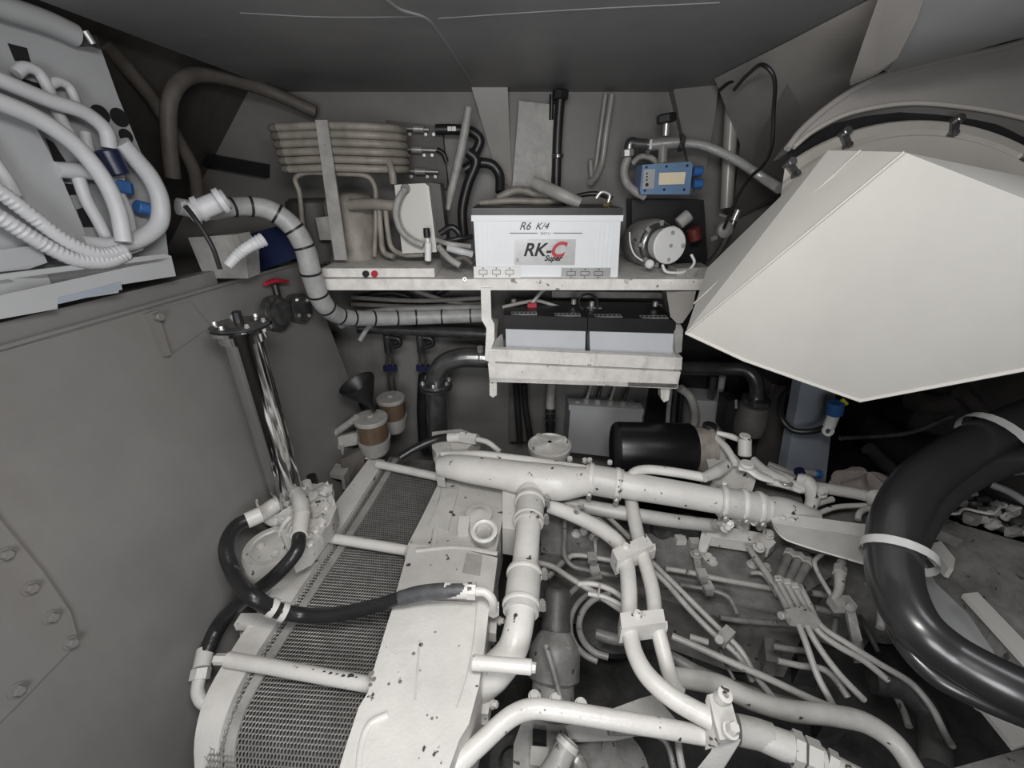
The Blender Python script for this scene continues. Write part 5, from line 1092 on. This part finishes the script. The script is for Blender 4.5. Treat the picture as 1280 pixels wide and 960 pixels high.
pipe('large_bent_pipe', [(836, 845, .96), (870, 850, .95), (900, 857, .94), (940, 875, .93), (985, 888, .92), (1040, 894, .91), (1085, 905, .90), (1120, 930, .89), (1150, 975, .88)], [11, 12, 12, 12, 12, 12, 12, 12, 12], ENGM2, 'thick grey pipe sweeping right across the lower engine', n=8, seg=24)
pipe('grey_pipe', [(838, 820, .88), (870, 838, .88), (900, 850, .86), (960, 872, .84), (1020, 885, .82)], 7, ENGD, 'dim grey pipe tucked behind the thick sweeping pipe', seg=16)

# thin lines
tl = [
 ([(706, 648, .94), (706, 670, .93), (706, 695, .92), (715, 707, .91), (735, 713, .9), (775, 721, .89)], 3, ENGD, 'thin grey line dropping and turning right behind the downpipe'),
 ([(709, 700, .91), (714, 695, .91), (725, 694, .91), (745, 697, .91), (778, 703, .91)], 3.2, ENGM, 'thin pale line through the small double clip'),
 ([(672, 703, .93), (690, 708, .93), (712, 722, .93), (745, 742, .92), (780, 765, .92)], 3.6, ENGM, 'thin pale line slanting down to the lower twin pipe clamp'),
 ([(684, 722, .88), (694, 712, .89), (704, 702, .9)], 4, ENGD, 'short grey stub line beside the downpipe'),
 ([(722, 641, .97), (742, 645, .97), (752, 652, .97), (780, 677, .97)], 3, ENGM, 'lower one of two thin lines running to the upper twin pipe clamp'),
 ([(728, 635, .98), (752, 640, .98), (762, 648, .98), (788, 673, .98)], 3, ENGM, 'upper one of two thin lines running to the upper twin pipe clamp'),
 ([(812, 700, .96), (840, 727, .95), (870, 757, .94), (903, 790, .93), (925, 812, .92), (945, 845, .90), (965, 870, .88)], 3.6, ENGM, 'right of the two long slanting lines held by the small square clip'),
 ([(808, 706, .96), (832, 728, .95), (862, 762, .94), (895, 795, .93), (918, 815, .92), (930, 830, .91), (940, 850, .88)], 3.6, ENGM, 'left of the two long slanting lines held by the small square clip'),
 ([(832, 711, .91), (865, 716, .91), (890, 722, .91), (940, 731, .91), (990, 740, .90)], 3.4, ENGM, 'long thin line along the side of the rear cylinder head'),
 ([(850, 731, .89), (875, 735, .89), (900, 741, .89), (912, 748, .89), (922, 768, .88)], 2.8, ENGD, 'thin line along the head bending down under the clips'),
 ([(840, 795, .93), (870, 808, .93), (910, 826, .93), (960, 848, .92), (1010, 872, .9), (1048, 888, .88)], 4.4, ENGM, 'straight pale line crossing above the thick sweeping pipe'),
 ([(862, 796, .93), (875, 800, .93), (885, 803, .93)], 4, ENGM, 'short pale line end above the crossing line'),
 ([(966, 808, .84), (985, 811, .84), (1010, 814, .83)], 4, ENGD, 'upper short level line behind the four fuel lines'),
 ([(972, 826, .86), (1000, 832, .86), (1030, 837, .86), (1045, 850, .85), (1060, 872, .84)], 4, ENGM, 'lower level line bending down behind the four fuel lines'),
 ([(936, 685, .95), (950, 705, .95), (962, 722, .95), (975, 742, .95), (985, 762, .95)], 4.2, ENGM, 'stout line running from the grey bracket to the fuel line clamp'),
 ([(938, 716, .93), (952, 717, .93), (962, 728, .93), (972, 745, .93)], 2.6, ENGM, 'very thin line joining the fuel line bundle at its top left'),
 ([(900, 772, .84), (930, 776, .84), (985, 780, .83)], 3.6, ENGD, 'dim level line passing behind the fuel line clamp'),
 ([(1028, 692, .98), (1018, 703, .98), (1022, 715, .97), (1035, 738, .96), (1042, 750, .95)], 2.8, ENGM, 'thin kinked line under the white folded plate'),
 ([(1015, 741, .9), (1035, 744, .9), (1050, 748, .9)], 4, ENGD, 'short grey level line left of the grey strap'),
 ([(1018, 760, .88), (1035, 764, .88), (1052, 768, .88)], 4.5, ENGD, 'short grey stub under the level line left of the grey strap'),
 ([(1045, 772, .86), (1043, 785, .86), (1041, 800, .85)], 3, ENGD, 'short dim vertical line below the grey strap joint'),
 ([(1075, 770, .85), (1085, 790, .85), (1098, 815, .84)], 3, ENGK, 'dark thin line right of the grey strap'),
 ([(1085, 730, .95), (1097, 748, .95), (1101, 770, .94), (1100, 785, .93)], 4.5, ENGM, 'pale curved line beside the big black hose'),
 ([(1120, 870, .80), (1130, 890, .80), (1136, 908, .8)], 4, ENGD, 'short grey pipe piece in the dark below the big hose'),
 ([(900, 810, .88), (905, 825, .88), (918, 850, .87)], 2.2, ENGD, 'very thin line hanging under the square clip'),
 ([(760, 915, .9), (830, 925, .88), (845, 970, .86)], 3.5, ENGD, 'grey line below the chipped white pipe'),
 ([(848, 928, .9), (850, 945, .9), (856, 975, .88)], 4.5, ENGM, 'pale line dropping below the chipped white pipe'),
]
for P, r_, m, lb in tl: pipe('thin_line', P, r_, m, lb, 'thin pipe', seg=10)
inj = [
 [(970, 722, .97), (988, 755, .96), (996, 775, .96), (1006, 800, .95), (1022, 845, .92), (1035, 870, .90), (1048, 893, .86)],
 [(980, 725, .97), (998, 758, .96), (1006, 776, .96), (1018, 800, .95), (1045, 838, .92), (1080, 875, .88)],
 [(990, 728, .97), (1006, 758, .96), (1014, 776, .96), (1024, 790, .95), (1045, 806, .94), (1080, 826, .92), (1110, 850, .9)],
 [(1000, 732, .97), (1014, 760, .96), (1022, 777, .96), (1033, 788, .95), (1060, 805, .94), (1100, 830, .92), (1140, 855, .90), (1165, 885, .88), (1180, 915, .85), (1190, 932, .82)]]
names = ['leftmost', 'second from left', 'third from left', 'rightmost']
for P, nm in zip(inj, names): pipe('fuel_line', P, 3.8, ENGM, 'steel fuel injection line of the row of four, ' + nm, 'thin pipe', 'fuel injection lines', seg=12)
for k, (a, b) in enumerate((((987, 692), (973, 724)), ((999, 697), (984, 728)), ((1010, 703), (994, 733)))):
    t = thing('line_union', pt(a[0], a[1], .93), 'ribbed union tube above the fuel lines, ' + ['left', 'middle', 'right'][k] + ' of three', 'union', 'unions above the fuel lines')
    cyl('union_tube', a + (.96,), b + (.97,), .0105, ENGD, t, 14); cyl('union_nut', (b[0], b[1] - 2, .972), (b[0] + 2, b[1] + 5, .97), .014, ENGM, t, 6)
    cyl('union_nut', (a[0] + 1, a[1] - 3, .962), (a[0] - 2, a[1] + 3, .962), .014, ENGM, t, 6)
fcl = thing('line_clamp', pt(1005, 772, .95), 'grey clamp block across the four fuel lines', 'clamp')
prism('clamp_block', [(981, 762, .975), (1004, 757, .975), (1026, 776, .975), (1024, 780, .975), (990, 775, .975)], (0, 0, -.02), ENGM, fcl, bevel=.003)
lathe('clamp_screw', pt(981, 769, .965), V((-1, -.3, .3)), rod_prof(.016, .009), ENGM, fcl, 12)
sc2 = thing('line_clamp', pt(908, 792, .93), 'small square clip holding the two long slanting lines', 'clamp')
prism('clamp_block', [(897, 792, .95), (908, 780, .95), (920, 790, .95), (907, 804, .95)], (0, 0, -.02), ENGM, sc2, bevel=.003)
lathe('clamp_screw', pt(898, 800, .95), V((-.2, -.5, 1)), rod_prof(.012, .010), ENGM, sc2, 14)
for (x, y, z, lb) in ((740, 697, .915, 'upper clip of the pair behind the left twin pipe'), (743, 712, .905, 'lower clip of the pair behind the left twin pipe'), (877, 718, .92, 'upper clip of the pair on the long head line'), (884, 733, .90, 'lower clip of the pair on the long head line')):
    t = thing('pipe_clip', pt(x, y, z), 'pale ' + lb, 'clip')
    box('clip_body', (x, y, z), (.026, .026, .018), ENGM, t, None, .003); box('clip_tab', (x + 1, y + 6, z), (.02, .024, .008), ENGD, t, None, .002)
tube_ = thing('clip_strap', pt(875, 700, .9), 'pale strap with a bolt above the head line clips', 'strap')
prism('strap_plate', [(866, 690, .91), (874, 690, .91), (878, 714, .92), (870, 714, .92)], (0, 0, -.01), ENGM, tube_, bevel=.002); bolt(pt(870, 694, .915), up, ENGM, tube_, .012, .012)
prism('strap_plate', [(742, 672, .9), (746, 672, .9), (746, 692, .91), (743, 692, .91)], (0, 0, -.006), ENG, eng, bevel=.001)
gs = thing('grey_strap', pt(1065, 780, .85), 'grey forked strap standing between fuel lines and big hose', 'strap')
prism('strap_plate', [(1058, 762, .95), (1068, 760, .95), (1078, 800, .92), (1082, 825, .88), (1070, 825, .88)], (0, 0, -.012), ENGD, gs, bevel=.003)
box('strap_head', (1052, 755, .95), (.05, .03, .025), ENGM, gs, None, .006); bolt(pt(1061, 760, .96), up, ENGM, gs, .008, .01)
tube('fork_tube', [(1052, 702, .99), (1050, 715, .99), (1048, 738, .97), (1040, 750, .96)], [5, 6.5, 5, 3], ENGM, gs); cyl('fork_nut', (1050, 709, .99), (1049, 718, .99), .016, ENGM, gs, 6)
# coiled loops left
cl = thing('coiled_line', pt(755, 800, .85), 'pair of thin pipes bent in wide loops left of the twin pipes', 'coiled pipe')
for r_, (cx_, cy_), z, a0, a1, w in ((42, (768, 782), .92, 100, 262, 4), (50, (765, 782), .90, 110, 265, 3.6), (57, (760, 775), .91, 150, 262, 3.6)):
    P = []
    for i in range(9):
        a = math.radians(a0 + (a1 - a0) * i / 8); P.append((cx_ + math.cos(a) * r_ * 1.05, cy_ + math.sin(a) * r_ * .95, z))
    tube('loop', P, w, ENGD, cl, seg=10)
tube('loop', [(722, 730, .93), (742, 730, .93), (765, 738, .93), (782, 750, .93)], 3.5, ENG, cl); tube('loop', [(735, 742, .93), (755, 746, .93), (780, 758, .93)], 3, ENG, cl)
tube('loop', [(745, 792, .86), (765, 798, .86), (785, 800, .86)], 7, ENGD, cl)
cyl('loop_tie', (750, 730, .94), (748, 744, .94), .003, ENG, cl, 6)

# right side covers and clutter
rc2 = thing('gearbox_cover', pt(1200, 720, .8), 'smooth grey cast cover under the big black hose at the right', 'cover')
ec = lambda name, pts, z, h, m, bev=.004: prism(name, [(a, b, z) for a, b in pts], (0, 0, -h), m, rc2, bevel=bev)
ec('lower_plate', [(1118, 640), (1150, 660), (1176, 706), (1180, 722), (1208, 748), (1290, 838), (1330, 940), (1225, 880), (1130, 780)], .93, .02, ACM)
ec('middle_casting', [(1150, 655), (1200, 672), (1290, 700), (1330, 900), (1222, 750), (1180, 712)], .98, .12, ENGD, .02)
ec('upper_casting', [(1140, 640), (1180, 640), (1210, 655), (1300, 652), (1330, 800), (1235, 705), (1200, 680)], 1.03, .12, ENGD, .02)
ec('white_bar', [(1204, 742), (1222, 740), (1330, 852), (1330, 880)], 1.0, .012, HOODM, .001)
ec('white_block', [(1160, 681), (1176, 676), (1194, 698), (1192, 712), (1186, 710)], 1.02, .03, HOODM, .003)
ec('ridge', [(1190, 655), (1196, 652), (1210, 668), (1205, 675), (1165, 660), (1170, 656)], 1.045, .03, ENGD, .006)
rcc = thing('valve_gear', pt(1240, 630, .95), 'cluster of grey rocker castings with dark gaps at the right edge', 'castings')
for k in range(26):
    x = 1186 + (k % 9) * 14 + random.uniform(-4, 4); y = 611 + (k // 9) * 13 + (k % 9) * 4.6 + random.uniform(-3, 3)
    blob('rocker', (x, y, 1.055), (random.uniform(.012, .026), random.uniform(.008, .014), random.uniform(.010, .02)), [ENGD, ACM, GREYP, ENGK][k % 4], rcc, .5, 3, 2)
prism('blue_sheet', [(1190, 634, 1.05), (1210, 614, 1.05), (1221, 632, 1.05)], (0, 0, -.003), COLB, rcc)
prism('cast_bed', [(1165, 640, 1.03), (1200, 600, 1.03), (1300, 640, 1.03), (1320, 690, 1.03), (1200, 655, 1.03)], (0, 0, -.1), ENGK, rcc)
tube('rail', [(1240, 606, 1.09), (1262, 615, 1.09), (1300, 640, 1.09)], 4.5, ACM, rcc)
tube('snake_wire', [(1178, 641, 1.08), (1196, 642, 1.08), (1206, 636, 1.08), (1225, 640, 1.08), (1240, 642, 1.08), (1250, 634, 1.08)], 1.8, HOODM, rcc)
pipe('right_white_pipe', [(1002, 606, 1.08), (1040, 612, 1.08), (1075, 618, 1.08), (1100, 624, 1.08)], 7, ENG, 'white pipe running right from the yoke behind the cloth', seg=18)
rw = thing('pipe_union', pt(1095, 622, 1.05), 'white knuckle union at the right end of the pipe behind the cloth', 'union')
cyl('union_body', (1088, 616, 1.09), (1098, 628, 1.08), .024, ENG, rw, 10); bolt(pt(1024, 616, 1.09), V((0, -.5, 1)), ENG, rw, .014, .02)
for k, P in enumerate(([(1008, 640, 1.05), (1020, 630, 1.06), (1040, 624, 1.06)], [(1022, 642, 1.04), (1045, 634, 1.05), (1070, 632, 1.05), (1095, 632, 1.05)], [(1072, 650, 1.04), (1074, 642, 1.05), (1084, 636, 1.05), (1098, 637, 1.05)])):
    pipe('white_hose', P, [4, 3.2, 3.5][k], ENG, 'short pale hose between yoke and big black hose, ' + ['left one', 'long middle one', 'hooked right one'][k], 'hose')
ep2 = prism('rear_bank_cover', [(1000, 628, .99), (1110, 640, .99), (1110, 665, .99), (985, 648, .99)], (0, 0, -.12), ENGD, bevel=.012, label='grey engine cover behind the white folded plate', cat='cover')
prism('rear_casting', [(940, 600, 1.02), (1000, 615, 1.02), (1010, 650, 1.0), (950, 640, 1.0)], (0, 0, -.12), ENGD, bevel=.012, label='grey casting beneath the link arms right of the filter mount', cat='casting')
# cloth
bm = bmesh.new(); c0 = pt(1078, 605, 1.06)
bmesh.ops.create_uvsphere(bm, u_segments=40, v_segments=20, radius=1)
for v in bm.verts:
    a = math.atan2(v.co.y, v.co.x); w = 1 + .10 * math.sin(a * 7 + v.co.z * 5) + .05 * math.sin(a * 13)
    v.co = V((v.co.x * .085 * w, v.co.y * .06 * w, max(v.co.z, -.3) * .035 * (1 + .3 * math.sin(a * 5 + 1)))) + c0
bm_to('rag', bm, CLOTH, label='crumpled tan cloth rag lying behind the white pipe at the right', cat='rag')
bh = thing('blue_valve', pt(1010, 600, 1.05), 'small grey hose tail with blue collar at the foot of the blue grey column', 'fitting')
tube('hose_tail', [(960, 580, -1.25), (980, 588, -1.22), (1000, 595, -1.2)], 4, GREYP, bh); cyl('blue_collar', (998, 588, -1.2), (1004, 598, -1.2), .018, NAVY, bh, 10); cyl('tail_end', (1004, 590, -1.2), (1018, 592, -1.2), .012, GREYP, bh, 10); cyl('blue_tip', (1018, 592, -1.2), (1026, 593, -1.2), .015, BLUE, bh, 10)
# dim gear in the dark at right
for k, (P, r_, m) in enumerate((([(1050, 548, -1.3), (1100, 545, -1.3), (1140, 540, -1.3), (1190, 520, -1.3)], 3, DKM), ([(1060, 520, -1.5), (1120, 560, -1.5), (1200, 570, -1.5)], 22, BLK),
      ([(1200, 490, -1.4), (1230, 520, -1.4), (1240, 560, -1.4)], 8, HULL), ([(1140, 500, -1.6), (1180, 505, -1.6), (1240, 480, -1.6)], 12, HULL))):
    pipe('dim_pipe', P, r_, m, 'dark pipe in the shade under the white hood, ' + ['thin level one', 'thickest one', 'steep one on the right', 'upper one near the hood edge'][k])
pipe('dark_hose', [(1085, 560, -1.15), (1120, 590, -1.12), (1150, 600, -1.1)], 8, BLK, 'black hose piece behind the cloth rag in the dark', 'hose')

# big black hoses
bh1 = tube('large_hose', [(1400, 490, 1.42), (1330, 512, 1.40), (1275, 530, 1.38), (1230, 550, 1.36), (1188, 574, 1.34), (1148, 605, 1.32), (1122, 650, 1.30), (1116, 700, 1.28), (1124, 745, 1.27), (1148, 785, 1.26), (1190, 819, 1.25), (1265, 860, 1.25), (1400, 915, 1.25)],
           [28, 27, 26, 26, 26, 27, 28, 29, 29, 28, 27, 29, 32], BIGH, None, n=10, seg=40, label='very thick glossy black hose arching down the right side, the front one', cat='hose')
HB2 = [(1400, 530, 1.39), (1330, 554, 1.37), (1285, 571, 1.35), (1245, 584, 1.33), (1210, 600, 1.31), (1176, 626, 1.29), (1153, 660, 1.27), (1134, 705, 1.25), (1118, 750, 1.23), (1128, 800, 1.22), (1165, 843, 1.21), (1220, 873, 1.21), (1300, 905, 1.21), (1400, 940, 1.21)]
bh2 = tube('large_hose', HB2, [14, 14, 14, 14, 15, 15, 15, 14, 12, 11, 11, 11, 12, 13], BIGH, None, n=10, seg=28, label='slimmer glossy black hose tied behind the very thick one', cat='hose')
def big_tie(a, b, c, e, par):
    p = q(a); d = (q(b) - q(c)).normalized()
    mid = p; s_ = sc(p); _, uu, ss = axes(d)
    vw = (p - EYE).normalized(); d = (d - vw * (d.dot(vw) * .5)).normalized()
    side = (q(e) - p); side = (side - d * side.dot(d)); side = (side - vw * side.dot(vw) * .4).normalized(); side = (side - d * side.dot(d)).normalized(); nn = d.cross(side)
    P = []
    for i in range(25):
        t = 2 * math.pi * i / 24; P.append(p + side * (math.cos(t) * 42 * s_ + 8 * s_) + nn * (math.sin(t) * 37 * s_))
    bm = bmesh.new(); w = 5.5 * s_
    A_ = [bm.verts.new(x - d * w) for x in P[:-1]]; B_ = [bm.verts.new(x + d * w) for x in P[:-1]]
    for k in range(24): bm.faces.new((A_[k], A_[(k + 1) % 24], B_[(k + 1) % 24], B_[k]))
    bmesh.ops.solidify(bm, geom=bm.faces[:], thickness=.002)
    bm_to('white_tie', bm, WHITE, par)
big_tie((1235, 548, 1.362), (1260, 537, 1.37), (1205, 564, 1.35), (1254, 581, 1.335), bh1)
big_tie((1117, 690, 1.284), (1120, 655, 1.30), (1117, 720, 1.275), (1139, 693, 1.255), bh1)

# lower right corner plates
prism('corner_plate', [(1222, 878, .95), (1268, 935, .95), (1300, 925, .95), (1300, 905, .95), (1250, 880, .95)], (0, 0, -.01), HOODM, bevel=.001, label='white plate edge below the slimmer black hose at the lower right', cat='plate')
prism('corner_plate', [(1185, 962, .93), (1300, 930, .93), (1330, 1010, .93), (1180, 1010, .93)], (0, 0, -.02), ENGD, bevel=.002, label='grey flat plate in the bottom right corner', cat='plate')
pipe('dark_hose', [(1090, 850, .82), (1130, 860, .82), (1160, 890, .8), (1170, 960, .78)], 16, ENGK, 'thick dark hose in the shade below the fuel lines', 'hose', seg=20)
prism('engine_bed', [(600, 930, .5), (1300, 960, .5), (1300, 700, .5), (600, 700, .5)], (0, 0, -.3), ENGK, label='dark engine bed beneath the block', cat='engine bed') if False else None
